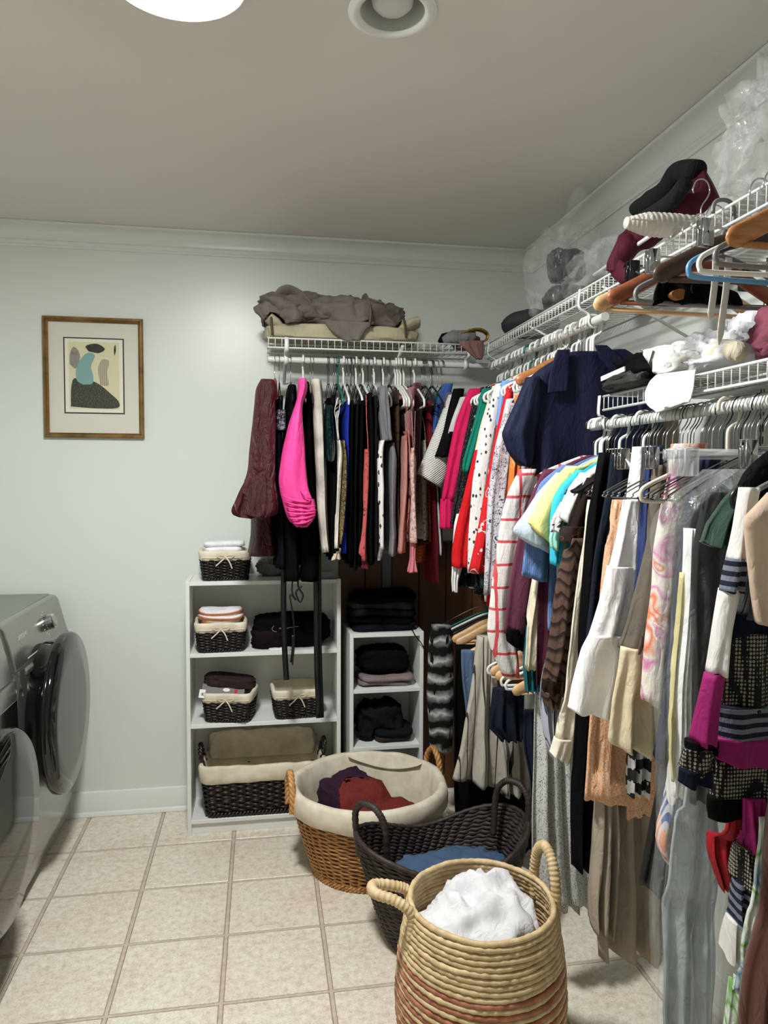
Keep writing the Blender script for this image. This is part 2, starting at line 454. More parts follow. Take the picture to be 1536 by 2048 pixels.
def ceiling_mesh():
    n = 48; a = np.linspace(0, 2*pi, n, endpoint=False); c_, s_ = np.cos(a), np.sin(a); m = np.maximum(np.abs(c_), np.abs(s_)); h = .12
    ring = np.stack([CANX+CANR*c_, CANY+CANR*s_], 1); sq = np.stack([CANX+h*c_/m, CANY+h*s_/m], 1); S = []
    for P, z in ((sq, ZC), (ring, ZC), (ring, ZC+.05), (sq, ZC+.05)): S.append(np.column_stack([P, np.full(n, z)]))
    parts = [loft(np.array(S)[:, ::-1], False, False)]
    for x0, x1, y0, y1 in ((XL, CANX-h, YF, YB), (CANX+h, XR, YF, YB), (CANX-h, CANX+h, YF, CANY-h), (CANX-h, CANX+h, CANY+h, YB)): parts.append(box(x0, x1, y0, y1, ZC, ZC+.05))
    return join(parts)
ceiling = struct('ceiling', ceiling_mesh(), M_CEIL)
# crown moulding: cove profile with beads, run along each wall
def crown_prof(pr=.062, dr=.062):
    P = [(0, -dr-.026), (.006, -dr-.026), (.009, -dr-.020), (.006, -dr-.014), (.010, -dr-.010), (.014, -dr-.004), (.010, -dr+.002)]
    for t in np.linspace(0, 1, 9):
        a = t*pi/2
        P.append((.012+(pr-.02)*(1-cos(a)), -dr+.004+(dr-.016)*sin(a)))
    P += [(pr-.006, -.012), (pr, -.010), (pr, -.001), (0, -.001)]
    return P
def run_prof(P, kind, z0):
    P = np.array(P); S = []
    if kind == 'back': ends = [(XL, -1), (XR, 1)]
    else: ends = [(YF, -1), (YB, 1)]
    for e, sg in ends:
        ring = []
        for o, h in P:
            if kind == 'back': ring.append((e, YB-o, z0+h))
            elif kind == 'right': ring.append((XR-o, e, z0+h))
            elif kind == 'left': ring.append((XL+o, e, z0+h))
        S.append(ring)
    return loft(np.array(S))
trim_1 = struct('trim_1', run_prof(crown_prof(), 'back', ZC), M_TRIM, True, auto=28)
trim_2 = struct('trim_2', run_prof(crown_prof(), 'right', ZC), M_TRIM, True, auto=28)
trim_3 = struct('trim_3', run_prof(crown_prof(), 'left', ZC), M_TRIM, True, auto=28)
bp = [(0, 0), (.018, 0), (.020, .004), (.018, .014), (.014, .019), (.012, .022), (.012, .082), (.009, .088), (.008, .098), (.005, .104), (0, .106)]
baseboard_back = struct('baseboard_back', run_prof(bp, 'back', 0), M_TRIM, True, auto=28)
baseboard_right = struct('baseboard_right', run_prof(bp, 'right', 0), M_TRIM, True, auto=28)
# knotty wood planks low on the back wall, behind the hanging clothes
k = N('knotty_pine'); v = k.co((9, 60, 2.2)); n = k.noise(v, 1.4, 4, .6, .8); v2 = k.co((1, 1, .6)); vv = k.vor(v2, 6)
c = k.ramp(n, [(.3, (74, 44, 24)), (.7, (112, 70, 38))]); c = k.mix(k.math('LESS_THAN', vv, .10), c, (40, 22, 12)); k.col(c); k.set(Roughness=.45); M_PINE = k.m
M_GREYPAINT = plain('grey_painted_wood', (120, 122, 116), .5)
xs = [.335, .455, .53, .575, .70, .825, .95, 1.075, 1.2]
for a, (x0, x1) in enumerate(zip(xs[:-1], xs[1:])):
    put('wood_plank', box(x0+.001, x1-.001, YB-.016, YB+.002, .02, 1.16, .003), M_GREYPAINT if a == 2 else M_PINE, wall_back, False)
# ------------------------------------------------------------------ ceiling lamp, recessed light, picture
LX, LY = -.163, 1.542
lamp = thing('ceiling_lamp', 'round white flush ceiling lamp glowing brightly', 'lamp', (LX, LY, ZC-.03))
k = N('lamp_glow'); k.col((255, 252, 246)); k.b.inputs['Emission Color'].default_value = (.975, .985, .975, 1); k.b.inputs['Emission Strength'].default_value = LAMP_POWER; M_GLOW = k.m
put('lamp_base', lathe([(.140, ZC+.001), (.142, ZC-.022), (.139, ZC-.028), (.131, ZC-.028), (.129, ZC-.02)], 64, (LX, LY), cap1=False), M_WHITEP, lamp, True, auto=40)
put('diffuser', lathe([(.129, ZC-.018), (.129, ZC-.026), (.112, ZC-.032), (.08, ZC-.036), (.03, ZC-.038), (.005, ZC-.038)], 64, (LX, LY)), M_GLOW, lamp)
VX, VY = .286, 1.612
can = thing('recessed_light', 'unlit recessed ceiling light with stepped white ring and grey bulb', 'light', (VX, VY, ZC-.012))
put('trim_ring', lathe([(.096, ZC+.001), (.097, ZC-.004), (.088, ZC-.009), (.078, ZC-.010), (.072, ZC-.006), (.070, ZC-.002)], 56, (VX, VY), cap0=False, cap1=False), M_WHITEP, can, True, auto=40)
put('baffle', lathe([(.0705, ZC-.003), (.069, ZC+.03), (.066, ZC+.075), (.05, ZC+.095), (.004, ZC+.097)], 56, (VX, VY), cap0=False), plain('baffle_white', (206, 206, 200), .5), can)
put('bulb', lathe([(.018, ZC+.096), (.022, ZC+.07), (.042, ZC+.045), (.047, ZC+.028), (.044, ZC+.014), (.034, ZC+.004), (.018, ZC-.002), (.002, ZC-.004)], 40, (VX, VY)), plain('frosted_bulb', (214, 215, 211), .5), can)

# picture
fx0, fx1, fz0, fz1 = -.876, -.482, 1.608, 2.102
pic = thing('framed_picture', 'gold framed print with cream mat on the white wall', 'picture', ((fx0+fx1)/2, YB, fz0))
k = N('gold_frame'); v = k.co(); k.col(k.ramp(k.noise(v, 16, 4), [(.3, (110, 82, 44)), (.7, (158, 124, 76))])).set(Roughness=.32, Metallic=.7); M_GOLD = k.m
fw = .02
prof = [(0, 0), (0, .018), (.004, .024), (.010, .024), (.014, .018), (.020, .014), (.020, 0)]
def frame_ring(x0, x1, z0, z1, prof, yb):
    S = []
    for (cx, cz, sx, sz) in ((x0, z0, 1, 1), (x1, z0, -1, 1), (x1, z1, -1, -1), (x0, z1, 1, -1)):
        S.append([(cx+sx*o, yb-h, cz+sz*o) for o, h in prof])
    S.append(S[0]); return loft(np.array(S), False, False)
for n_, (a, b) in enumerate((((0, 1)), ((1, 2)), ((2, 3)), ((3, 0)))):
    cs = ((fx0, fz0, 1, 1), (fx1, fz0, -1, 1), (fx1, fz1, -1, -1), (fx0, fz1, 1, -1))
    S = [[(cx+sx*o, YB-h, cz+sz*o) for o, h in prof] for (cx, cz, sx, sz) in (cs[a], cs[b])]
    put('frame_rail', loft(np.array(S)), M_GOLD, pic, False)
put('mat_board', box(fx0+.018, fx1-.018, YB-.006, YB-.001, fz0+.018, fz1-.018), plain('mat_cream', (214, 211, 198), .7), pic, False)
mx0, mx1, mz0, mz1 = fx0+.078, fx1-.078, fz0+.100, fz1-.082
put('black_border', box(mx0, mx1, YB-.0072, YB-.005, mz0, mz1), plain('mat_black', (34, 30, 26), .6), pic, False)
put('paper', box(mx0+.005, mx1-.005, YB-.0078, YB-.006, mz0+.005, mz1-.005), plain('paper_white', (226, 224, 208), .7), pic, False)
ax0, ax1, az0, az1 = mx0+.02, mx1-.02, mz0+.02, mz1-.018
art = put('print', box(ax0, ax1, YB-.0084, YB-.007, az0, az1), plain('print_cream', (214, 208, 172), .7), pic, False)
# a plain stand-in for the printed design: rounded forms in grey, teal and charcoal
def flat_blob(pts, y, n=60):
    P = spline(list(pts)+[pts[0]], n)[:-1]
    W = ax1-ax0; H = az1-az0
    S = np.stack([np.stack([ax0+P[:, 0]*W, np.full(len(P), yy), az0+P[:, 1]*H], 1) for yy in (y, y+.0008)])
    return loft(S)
k = N('ink_charcoal'); v = k.co(); w = k.wave(v, 60, 'X', 8, 3); k.col(k.mix(k.math('GREATER_THAN', w, .8), (44, 44, 42), (100, 98, 76))); k.set(Roughness=.7); M_INK = k.m
put('print_shape', flat_blob([(.03, .03), (.5, .01), (.95, .02), (.98, .12), (.8, .25), (.62, .36), (.45, .42), (.25, .42), (.1, .45), (.04, .3)], YB-.0092), M_INK, art, False)
put('print_shape', flat_blob([(.28, .36), (.46, .38), (.48, .5), (.44, .64), (.52, .8), (.38, .84), (.22, .72), (.14, .55), (.16, .42)], YB-.0096), plain('ink_teal', (126, 164, 160), .7), art, False)
put('print_shape', flat_blob([(.02, .66), (.14, .60), (.22, .74), (.2, .86), (.1, .92), (.03, .82)], YB-.0092), pat('ink_grey', 'floral', (150, 146, 136), (60, 58, 54), .4), art, False)
put('print_shape', flat_blob([(.4, .86), (.6, .84), (.72, .9), (.6, .97), (.45, .97), (.34, .93)], YB-.0098), pat('ink_dark', 'floral', (70, 70, 66), (30, 30, 28), .35), art, False)
put('print_shape', flat_blob([(.62, .36), (.78, .36), (.76, .55), (.8, .72), (.66, .74), (.58, .6)], YB-.0092), pat('ink_rose', 'vstripe', (190, 178, 156), (86, 72, 66), .25), art, False)
put('print_shape', flat_blob([(.91, .8), (.94, .88), (.93, .97), (.90, .9)], YB-.0092), plain('ink_black', (40, 38, 34), .7), art, False)

# ------------------------------------------------------------------ washer and dryer
def rrect(x0, x1, y0, y1, rf, rb, n=8):
    P = []
    for cx, cy, r, a0 in ((x1-rf, y1-rf, rf, 0), (x0+rb, y1-rb, rb, pi/2), (x0+rb, y0+rb, rb, pi), (x1-rf, y0+rf, rf, 3*pi/2)):
        for t in np.linspace(0, pi/2, n): P.append((cx+r*cos(a0+t), cy+r*sin(a0+t)))
    return np.array(P)
def body_loft(rows, y0, y1, rb=.012):
    S = []
    for z, xf, rf, ins in rows:
        P = rrect(-1.52+ins, xf, y0+ins, y1-ins, rf, rb); S.append(np.column_stack([P, np.full(len(P), z)]))
    return loft(np.array(S))
def mk_metal(name, c, rough):
    k = N(name); k.col(c); k.set(Metallic=.85, Roughness=rough); return k.m
M_DRY = mk_metal('appliance_grey', (150, 152, 146), .2)
M_DRYTOP = mk_metal('appliance_top', (150, 152, 146), .38)
M_GLASSD = plain('smoked_mirror', (70, 74, 72), .06, .75)
M_GLOSSB = plain('gloss_black', (8, 9, 9), .06, 0., .6)
M_DARKBAND = plain('gloss_charcoal', (30, 31, 30), .12, .3)
def text_mesh(s, size, mat, parent, M, name='lettering', ext=.0004):
    cu = bpy.data.curves.new(name, 'FONT'); cu.body = s; cu.size = size; cu.extrude = ext; cu.align_x = 'LEFT'
    to = bpy.data.objects.new('tmp', cu); COL.objects.link(to)
    dg = bpy.context.evaluated_depsgraph_get(); me = bpy.data.meshes.new_from_object(to.evaluated_get(dg))
    bpy.data.objects.remove(to)
    V = np.array([tuple(M @ mathutils.Vector(v.co)) for v in me.vertices]); F = [tuple(p.vertices) for p in me.polygons]
    return put(name, (V, F), mat, parent, False)
def appliance(name, label, cat, y0, y1, xf, zt, dc, dr, door_x, black):
    t = thing(name, label, cat, (-1.15, (y0+y1)/2, 0))
    M_B = M_DARKBAND if black else M_DRY
    put('body', body_loft([(.012, xf-.06, .05, .012), (.03, xf-.035, .06, .004), (.06, xf-.012, .06, 0), (.14, xf, .055, 0), (.45, xf+.006, .05, 0), (zt-.215, xf, .045, 0)], y0, y1), M_B, t, True, auto=30)
    put('upper_body', body_loft([(zt-.2145, xf, .045, 0), (zt-.165, xf-.002, .045, 0), (zt-.155, xf-.006, .045, 0)], y0, y1), M_DRY, t, True, auto=30)
    head = put('control_panel', body_loft([(zt-.1545, xf-.014, .04, 0), (zt-.150, xf-.012, .04, 0), (zt-.02, xf-.046, .04, 0), (zt-.006, xf-.056, .045, .003), (zt-.003, xf-.066, .05, .008)], y0, y1), M_DRY, t, True, auto=30)
    put('top_panel', box(-1.5, xf-.085, y0+.02, y1-.02, zt-.006, zt, .003), M_DRYTOP, t, False)
    dy, dz = dc
    def ringx(prof, n=72):
        a = np.linspace(0, 2*pi, n, endpoint=False)
        S = np.stack([np.stack([np.full(n, x), dy+r*np.cos(a), dz+r*np.sin(a)], 1) for r, x in prof]); return loft(S)
    door = put('door', ringx([(dr-.026, xf-.004), (dr-.024, xf+.02), (dr-.010, xf+.045), (dr+.005, door_x-.034), (dr+.006, door_x-.016), (dr+.001, door_x-.006), (dr-.006, door_x-.002)]), M_GLOSSB, t, True, auto=35)
    put('door_glass', ringx([(dr-.002, door_x-.006), (dr-.008, door_x), (dr*.7, door_x+.002), (dr*.35, door_x+.003), (.004, door_x+.0035)]), M_GLOSSB if black else M_GLASSD, door)
    # handle scoop on the near side of the door rim
    a = np.linspace(radians(125), radians(215), 18)
    P = np.stack([np.full(18, door_x-.026), dy+(dr+.002)*np.cos(a), dz+(dr+.002)*np.sin(a)], 1)
    put('door_handle', tube(P, .009*np.sin(np.linspace(.25, pi-.25, 18)), 8, flat=(1.6, 1)), M_DARKBAND, door)
    # slim seam
    put('seam_trim', body_loft([(zt-.2152, xf+.0012, .045, -.001), (zt-.2142, xf+.0012, .045, -.001)], y0, y1), M_CHROME, t, True, auto=30)
    for fy in (y0+.06, y1-.06):
        for fxx in (-1.45, xf-.1): put('foot', lathe([(.022, 0), (.022, .014)], 16, (fxx, fy)), M_BLACKP, t)
    return t, head
zt = .968
dryer, head = appliance('dryer', 'grey metal front-load dryer with round smoked door', 'dryer', 2.478, 3.178, -.775, zt, (2.785, .592), .282, -.684, False)
# knob, marks and lettering lie on the slanted panel
pz0, px0, pz1, px1 = zt-.150, -.787, zt-.02, -.821
nrm = np.array([pz1-pz0, 0, px0-px1]); nrm = nrm/np.linalg.norm(nrm); upp = np.array([px1-px0, 0, pz1-pz0]); upp = upp/np.linalg.norm(upp)
def panel_pt(y, t, off=0.): return np.array([px0, y, pz0]) + upp*t + nrm*off
def disc_on(c, r0, r1, h0, h1, n=28, sides=1):
    a = np.linspace(0, 2*pi, n, endpoint=False); yv = np.array([0, 1, 0])
    S = [c + nrm*h + r*(np.cos(a)[:, None]*yv + np.sin(a)[:, None]*upp) for r, h in ((r0, h0), (r0, h1*.55), (r1, h1*.92), (r1*.9, h1))]
    return loft(np.array(S))
kc = panel_pt(2.925, .078)
knob = put('knob', disc_on(kc, .030, .028, -.002, .030), M_CHROME, dryer, True, auto=35)
put('knob_cap', disc_on(kc, .024, .023, .028, .033), plain('knob_cap_grey', (168, 170, 164), .35, .5), knob, True, auto=35)
M_LET = plain('panel_lettering', (190, 192, 188), .5)
Mt = mathutils.Matrix.Identity(4)
def panel_matrix(y, t):
    c = panel_pt(y, t, .0006); m = mathutils.Matrix.Identity(4)
    for i in range(3):
        m[i][0] = (0, 1, 0)[i]; m[i][1] = upp[i]; m[i][2] = nrm[i]; m[i][3] = c[i]
    return m
text_mesh('SAMSUNG', .021, M_LET, dryer, panel_matrix(2.60, .082))
def bar_on(y0, y1, t0, t1, h=.001):
    V = [panel_pt(y, t, o) for o in (-.001, h) for y, t in ((y0, t0), (y1, t0), (y1, t1), (y0, t1))]
    return np.array(V), [(0,3,2,1),(4,5,6,7),(0,1,5,4),(1,2,6,5),(2,3,7,6),(3,0,4,7)]
marks = []
for i in range(7):
    a = radians(105+i*25)
    yy, tt = 2.925+.046*cos(a), .078+.046*sin(a); marks.append(bar_on(yy-.008, yy+.004, tt-.002, tt+.002))
for i in range(5): marks.append(bar_on(2.965+.02*(i % 3), 2.975+.02*(i % 3), .05+.03*(i//3), .054+.03*(i//3)))
put('panel_marks', join(marks), M_LET, dryer, False)['kind'] = 'stuff'
put('display_line', bar_on(2.635, 2.80, .008, .0115), plain('panel_line', (215, 217, 212), .4), dryer, False)
put('panel_lip', join([box(-.80, -.7715, 2.56, 3.10, zt-.186, zt-.158, .008)]), M_DRYTOP, dryer, False)
washer, _ = appliance('washing_machine', 'glossy black front-load washing machine beside the grey dryer', 'washing machine', 1.75, 2.452, -.757, zt-.002, (2.06, .50), .262, -.668, True)
# ------------------------------------------------------------------ bookcases
M_LAM = plain('white_laminate', (228, 230, 226), .4, var=.01, vs=8)
M_LAMB = plain('white_hardboard', (224, 225, 220), .6)
def bookcase(label, x0, x1, yf, yb, h, shelves, kick, th=.016):
    t = thing('bookcase', label, 'bookcase', ((x0+x1)/2, (yf+yb)/2, 0))
    for a in (x0, x1-th): put('side_panel', box(a, a+th, yf, yb, 0, h, .0012), M_LAM, t, False)
    put('top_panel', box(x0+th, x1-th, yf, yb, h-th-.002, h-.002, .001), M_LAM, t, False)
    put('back_panel', box(x0+th, x1-th, yb-.006, yb-.001, 0.01, h-.01), M_LAMB, t, False)
    for z in shelves: put('shelf', box(x0+th, x1-th, yf+.002, yb-.006, z-th, z, .001), M_LAM, t, False)
    put('kick_board', box(x0+th, x1-th, yf+.015, yf+.028, 0, kick, .001), M_LAM, t, False)
    return t
BX0, BX1, BYF, BYB, BH = -.298, .322, 2.962, 3.186, 1.034
bookcase('white four-tier bookcase holding wicker baskets', BX0, BX1, BYF, BYB, BH, (.742, .454, .062), .046)
SX0, SX1, SYF, SYB, SH = .357, .668, 2.944, 3.186, .808
bookcase('narrow low white bookcase filled with dark folded clothes', SX0, SX1, SYF, SYB, SH, (.572, .33, .09), .07)

# ------------------------------------------------------------------ wicker
def mk_wicker(name, c1, c2, rough=.5, bs=200):
    k = N(name); v = k.co(); n = k.noise(v, 45, 3); k.col(k.ramp(n, [(.3, c1), (.7, c2)])); k.set(Roughness=rough); k.bump(k.noise(v, bs, 2), .2, .001); return k.m
M_WDARK = mk_wicker('wicker_espresso', (22, 17, 14), (42, 33, 27), .35)
M_WHONEY = mk_wicker('wicker_honey', (166, 110, 58), (212, 160, 100), .45)
M_SEAG = mk_wicker('seagrass_dark', (34, 27, 24), (60, 49, 43), .6)
k = N('linen_cream'); v = k.co(); n = k.noise(v, 20, 4); k.col(k.ramp(n, [(.3, (206, 195, 172)), (.7, (230, 221, 200))])); k.set(Roughness=.9)
k.bump(k.math('ADD', k.noise(v, 700, 2), k.math('MULTIPLY', k.noise(v, 35, 3), 2.5)), .3, .002); M_LINER = k.m
def rr_path(w, d, r, n):
    """n points evenly along a rounded rectangle w x d, as x, y, nx, ny"""
    P = []
    for cx, cy, a0 in ((w/2-r, d/2-r, 0), (-w/2+r, d/2-r, pi/2), (-w/2+r, -d/2+r, pi), (w/2-r, -d/2+r, 3*pi/2)):
        for t in np.linspace(0, pi/2, 7): P.append((cx+r*cos(a0+t), cy+r*sin(a0+t), cos(a0+t), sin(a0+t)))
    P.append(P[0]); P = np.array(P); s = np.r_[0, np.cumsum(np.linalg.norm(np.diff(P[:, :2], axis=0), axis=1))]
    q = np.linspace(0, s[-1], n, endpoint=False); return np.stack([np.interp(q, s, P[:, i]) for i in range(4)], 1), s[-1]
def weave(shape, z0, z1, rows, stakes, amp, r, per=4, sides=4, flatv=1.15, seed=0):
    """Strands woven in and out of upright stakes. shape(n, t) gives n path points with normals at height share t."""
    rs = np.random.RandomState(seed); parts = []
    n = stakes*per
    for i in range(rows):
        t = (i+.5)/rows; P = shape(n, t); z = z0+(z1-z0)*t
        ph = np.arange(n)/per*pi + i*pi
        off = amp*np.sin(ph)
        zz = z + r*.35*noise3(np.stack([P[:, 0]*1, P[:, 1]*1, np.full(n, i*.37)], 1), 18, i % 7, 1) + r*.25*np.sin(ph+1.57)
        Q = np.stack([P[:, 0]+P[:, 2]*off, P[:, 1]+P[:, 3]*off, zz], 1)
        parts.append(tube(Q, r, sides, True, flat=(flatv, 1), ref=(0, 0, 1)))
    return join(parts)
def stake_set(shape, z0, z1, stakes, r):
    A = shape(stakes*2, 0.02)[::2]; B = shape(stakes*2, .98)[::2]; parts = []
    for a, b in zip(A, B): parts.append(tube([(a[0], a[1], z0), (b[0], b[1], z1)], r, 5))
    return join(parts)
def braid_ring(shape, t, z, r, turns, n=200):
    P = shape(n, t); parts = []
    for k_ in (0, pi):
        a = np.arange(n)/n*2*pi*turns + k_
        Q = np.stack([P[:, 0]+P[:, 2]*r*np.cos(a), P[:, 1]+P[:, 3]*r*np.cos(a), z+r*np.sin(a)], 1); parts.append(tube(Q, r*.9, 5, True))
    return join(parts)
def liner_mesh(shape, rows, n=96, wob=.002, seed=0):
    """rows: (t for shape, outward offset, z)"""
    S = []
    for q, (t, o, z) in enumerate(rows):
        P = shape(n, t); w = wob*noise3(np.stack([P[:, 0], P[:, 1], np.full(n, z)], 1), 60, seed, 2)
        S.append(np.stack([P[:, 0]+P[:, 2]*(o+w), P[:, 1]+P[:, 3]*(o+w), z+w*1.2], 1))
    return loft(np.array(S), False, True)
def ribbon(pts, w, n=24, up=(0, -1, 0), th=.0008):
    return tube(spline(pts, n), 1.0, 6, flat=(th, w/2), ref=up)
# small lined basket, in its own coordinates (front is -y)
bw, bd, bh = .196, .165, .118
def sh_small(n, t):
    s = .90+.10*t; P, _ = rr_path(bw*s, bd*s, .022, n); return P
def small_basket(label, loc, rz=0.):
    t = thing('wicker_basket', label, 'basket', loc, rz, 'small dark wicker baskets with cream liners')
    put('weave', weave(sh_small, .012, .088, 13, 25, .0038, .0034), M_WDARK, t, True, True)['kind'] = 'stuff'
    put('stakes', stake_set(sh_small, .0, .09, 25, .0026), M_WDARK, t, True, True)['kind'] = 'stuff'
    put('base_braid', braid_ring(sh_small, .02, .0072, .0034, 26), M_WDARK, t, True, True)
    put('rim_braid', braid_ring(sh_small, .95, .108, .004, 26), M_WDARK, t, True, True)
    put('liner', liner_mesh(sh_small, [(.78, .004, .082), (.80, .0065, .086), (.92, .0075, .102), (1, .008, .114), (1, .004, .121), (1, -.003, .122), (1, -.008, .116), (.6, -.009, .06), (0, -.01, .010)]), M_LINER, t, True, True)
    f = -bd/2*1.0-.010
    bow = put('bow', join([ribbon([(0, f, .098), (-.016, f-.006, .105), (-.032, f-.004, .101), (-.018, f-.004, .094), (0, f, .097)], .006),
        ribbon([(0, f, .098), (.016, f-.006, .106), (.034, f-.004, .103), (.018, f-.004, .094), (0, f, .097)], .006),
        ribbon([(0, f, .097), (-.018, f-.002, .080), (-.038, f-.001, .062)], .006), ribbon([(0, f, .097), (.014, f-.003, .080), (.026, f, .050)], .006),
        ribbon([(-.094, f+.004, .095), (-.04, f+.001, .094), (0, f-.001, .097), (.04, f+.001, .094), (.094, f+.004, .095)], .005)]), M_LINER, t, True, True)
    return t
SMALL0 = small_basket('small dark wicker basket on top of the bookcase, holding folded white cloth', (-.146, 3.055, BH-.002), radians(3))
def small_copy(label, loc, rz):
    c = copy_tree(SMALL0); c.location = loc; c.rotation_euler = (0, 0, rz); c['label'] = label; return c
small_copy('small dark wicker basket on the upper shelf, heaped with orange-trimmed towels', (-.165, 3.05, .742), radians(3))
small_copy('small dark wicker basket filled with tagged grey packages', (-.128, 3.045, .454), radians(-10))
small_copy('small dark wicker basket standing empty beside the black belt ends', (.142, 3.055, .454), radians(4))
# things in and beside the small baskets
M_WCLOTH = cloth('white_cotton', (232, 230, 234), .9)
def contain(VF, c, R, rot=0.):
    """keep a heap inside the vessel round c, whose inner radius is R(angle, z)"""
    V = np.array(VF[0]); d = V[:, :2]-np.array(c); r = np.hypot(d[:, 0], d[:, 1])+1e-9; a = np.arctan2(d[:, 1], d[:, 0])-rot
    k_ = np.minimum(1, R(a, V[:, 2])/r); V[:, :2] = np.array(c)+d*k_[:, None]; return V, VF[1]
def lift(VF, others, eps=.0015, cell=.01):
    """lay a soft thing on others: raise what would be inside them to their top"""
    V = np.array(VF[0]); H = {}
    for W, F in others:
        W = np.asarray(W); T_ = np.concatenate([W]+[np.array([W[list(f)].mean(0) for f in F])]+[np.array([(W[f[i]]+W[f[(i+1) % len(f)]])/2 for f in F for i in range(len(f))])])
        for x, y, z in T_:
            k_ = (int(x//cell), int(y//cell))
            if z > H.get(k_, -9): H[k_] = z
    for v in V:
        i, j = int(v[0]//cell), int(v[1]//cell); h = max(H.get((i+a_, j+b_), -9) for a_ in (-1, 0, 1) for b_ in (-1, 0, 1))
        if v[2] < h+eps: v[2] = h+eps
    return V, VF[1]
def wverts(o):
    """mesh of a linked object in world coordinates"""
    me = o.data; V = np.zeros(len(me.vertices)*3); me.vertices.foreach_get('co', V); return V.reshape(-1, 3)+absloc(o), [tuple(q.vertices) for q in me.polygons]
def rest(o, others, eps=.0015):
    V, _ = lift(wverts(o), [wverts(q) for q in others], eps); o.data.vertices.foreach_set('co', (V-absloc(o)).ravel()); o.data.update()
def heap(name, label, cat, c, s, mat, seed, group=None, parts=(), inside=None, **k):
    VF = lump(c, s, seed, **k)
    if inside: VF = contain(VF, *inside)
    o = put(name, VF, mat); tag(o, label, cat, group); return o
def folded_stack(label, c, w, d, h, n, mat, seed, name='folded_clothes', cat='clothes', rz=0, group=None, mats=None, edge=None):
    """n folded layers, each a flattened roll with a rounded front fold"""
    t = thing(name, label, cat, (c[0], c[1], c[2]), 0, group); rs = np.random.RandomState(seed); z = c[2]; lh = h/n
    for i in range(n):
        ww = w*(1-.12*rs.rand()); dd = d*(1-.1*rs.rand()); nx = 18; S = []
        for u in np.linspace(-1, 1, nx):
            pr = []
            e = (1-abs(u)**10*.35)
            for a in np.linspace(0, 2*pi, 20, endpoint=False):
                yy = np.sign(cos(a))*abs(cos(a))**.35*dd/2*e; zz = np.sign(sin(a))*abs(sin(a))**.8*lh*.62*e
                pr.append((u*ww/2, yy, zz))
            S.append(pr)
        S = np.array(S); S[..., 2] += .35*lh*noise3(S, 22, seed+i, 2)*(1 if n > 1 else .6); S[..., 1] += .006*noise3(S, 25, seed+i+5, 2)
        V, F = loft(S); V[:, 2] = np.maximum(V[:, 2]+lh/2, 0 if i == 0 else -lh); V = rotz(V, rz+radians(rs.uniform(-4, 4)))
        V = V + np.array([c[0]+rs.uniform(-.006, .006), c[1]+rs.uniform(-.006, .006), z]); z += lh
        put('folded_layer', (V, F), (mats[i % len(mats)] if mats else mat), t)
    return t
folded_stack('folded white cloths in the basket on top of the bookcase', (-.146, 3.055, BH+.085), .165, .13, .065, 3, M_WCLOTH, 3)
M_TOWEL = cloth('towel_white', (224, 222, 228), .95, bump=.5); M_ORNG = cloth('orange_binding', (190, 112, 58), .8)
tw = thing('towel_bundle', 'white towels with orange edges rolled in a basket', 'towels', (-.165, 3.05, .742+.09))
for i, (zz, ww, dd) in enumerate(((.112, .155, .125), (.134, .18, .13), (.154, .172, .12))):
    n = 44; a = np.linspace(0, 2*pi, n, endpoint=False); S = []
    for r_, h_ in ((.3, -.012), (.9, -.012), (1.0, -.004), (1.0, .006), (.92, .013), (.5, .016), (.1, .017)):
        S.append(np.stack([-.165+.5*ww*r_*np.sign(np.cos(a))*np.abs(np.cos(a))**.7, 3.05+.5*dd*r_*np.sign(np.sin(a))*np.abs(np.sin(a))**.7, .742+zz+h_+.005*np.sin(2*a+i)*r_], 1))
    fo = put('towel_fold', loft(np.array(S)), M_TOWEL, tw)
    P = np.stack([-.165+.5*ww*1.0*np.sign(np.cos(a))*np.abs(np.cos(a))**.7, 3.05+.5*dd*1.0*np.sign(np.sin(a))*np.abs(np.sin(a))**.7, .742+zz+.002+.005*np.sin(2*a+i)], 1)
    put('edge_binding', tube(P, .0042, 6, True), M_ORNG, fo)
# tagged packages
pk = thing('packaged_garment', 'dark brown folded garment in a clear sleeve with a grey card', 'package', (-.13, 3.05, .55))
M_CARD = plain('card_grey', (120, 118, 112), .5); M_CARDR = plain('card_red', (178, 40, 38), .5)
def tilt(VF, c, rx=0, ry=0, rz=0):
    R_ = mathutils.Euler((rx, ry, rz)).to_matrix(); V = np.array(VF[0])@np.array(R_).T + np.array(c); return V, VF[1]
put('garment', tilt(lump((0, 0, 0), (.20, .11, .05), 5, .06, power=.45), (-.13, 3.065, .60), ry=radians(7)), cloth('brown_dark', (46, 34, 32), .8), pk)
card = put('card', tilt(box(-.085, .085, -.0008, .0008, -.028, .028), (-.155, 3.0, .578), rx=radians(-52), ry=radians(6)), M_CARD, pk, False)
put('card_patch', tilt(join([box(.045, .056, -.0016, .0008, -.026, .026)]), (-.155, 3.0, .578), rx=radians(-52), ry=radians(6)), M_CARDR, card, False)
a = np.linspace(0, 2*pi, 24, endpoint=False)
put('card_emblem', tilt(loft(np.stack([np.stack([.012+.014*np.cos(a), np.full(24, yy), .004+.009*np.sin(a)], 1) for yy in (-.0016, 0)])), (-.155, 3.0, .578), rx=radians(-52), ry=radians(6)), M_WHITEP, card, False)
put('price_tag', tilt(box(-.012, .012, -.0008, .0008, -.018, .018), (-.238, 2.985, .574), rx=radians(-40), ry=radians(8)), plain('tag_white', (220, 220, 214), .5), pk, False)
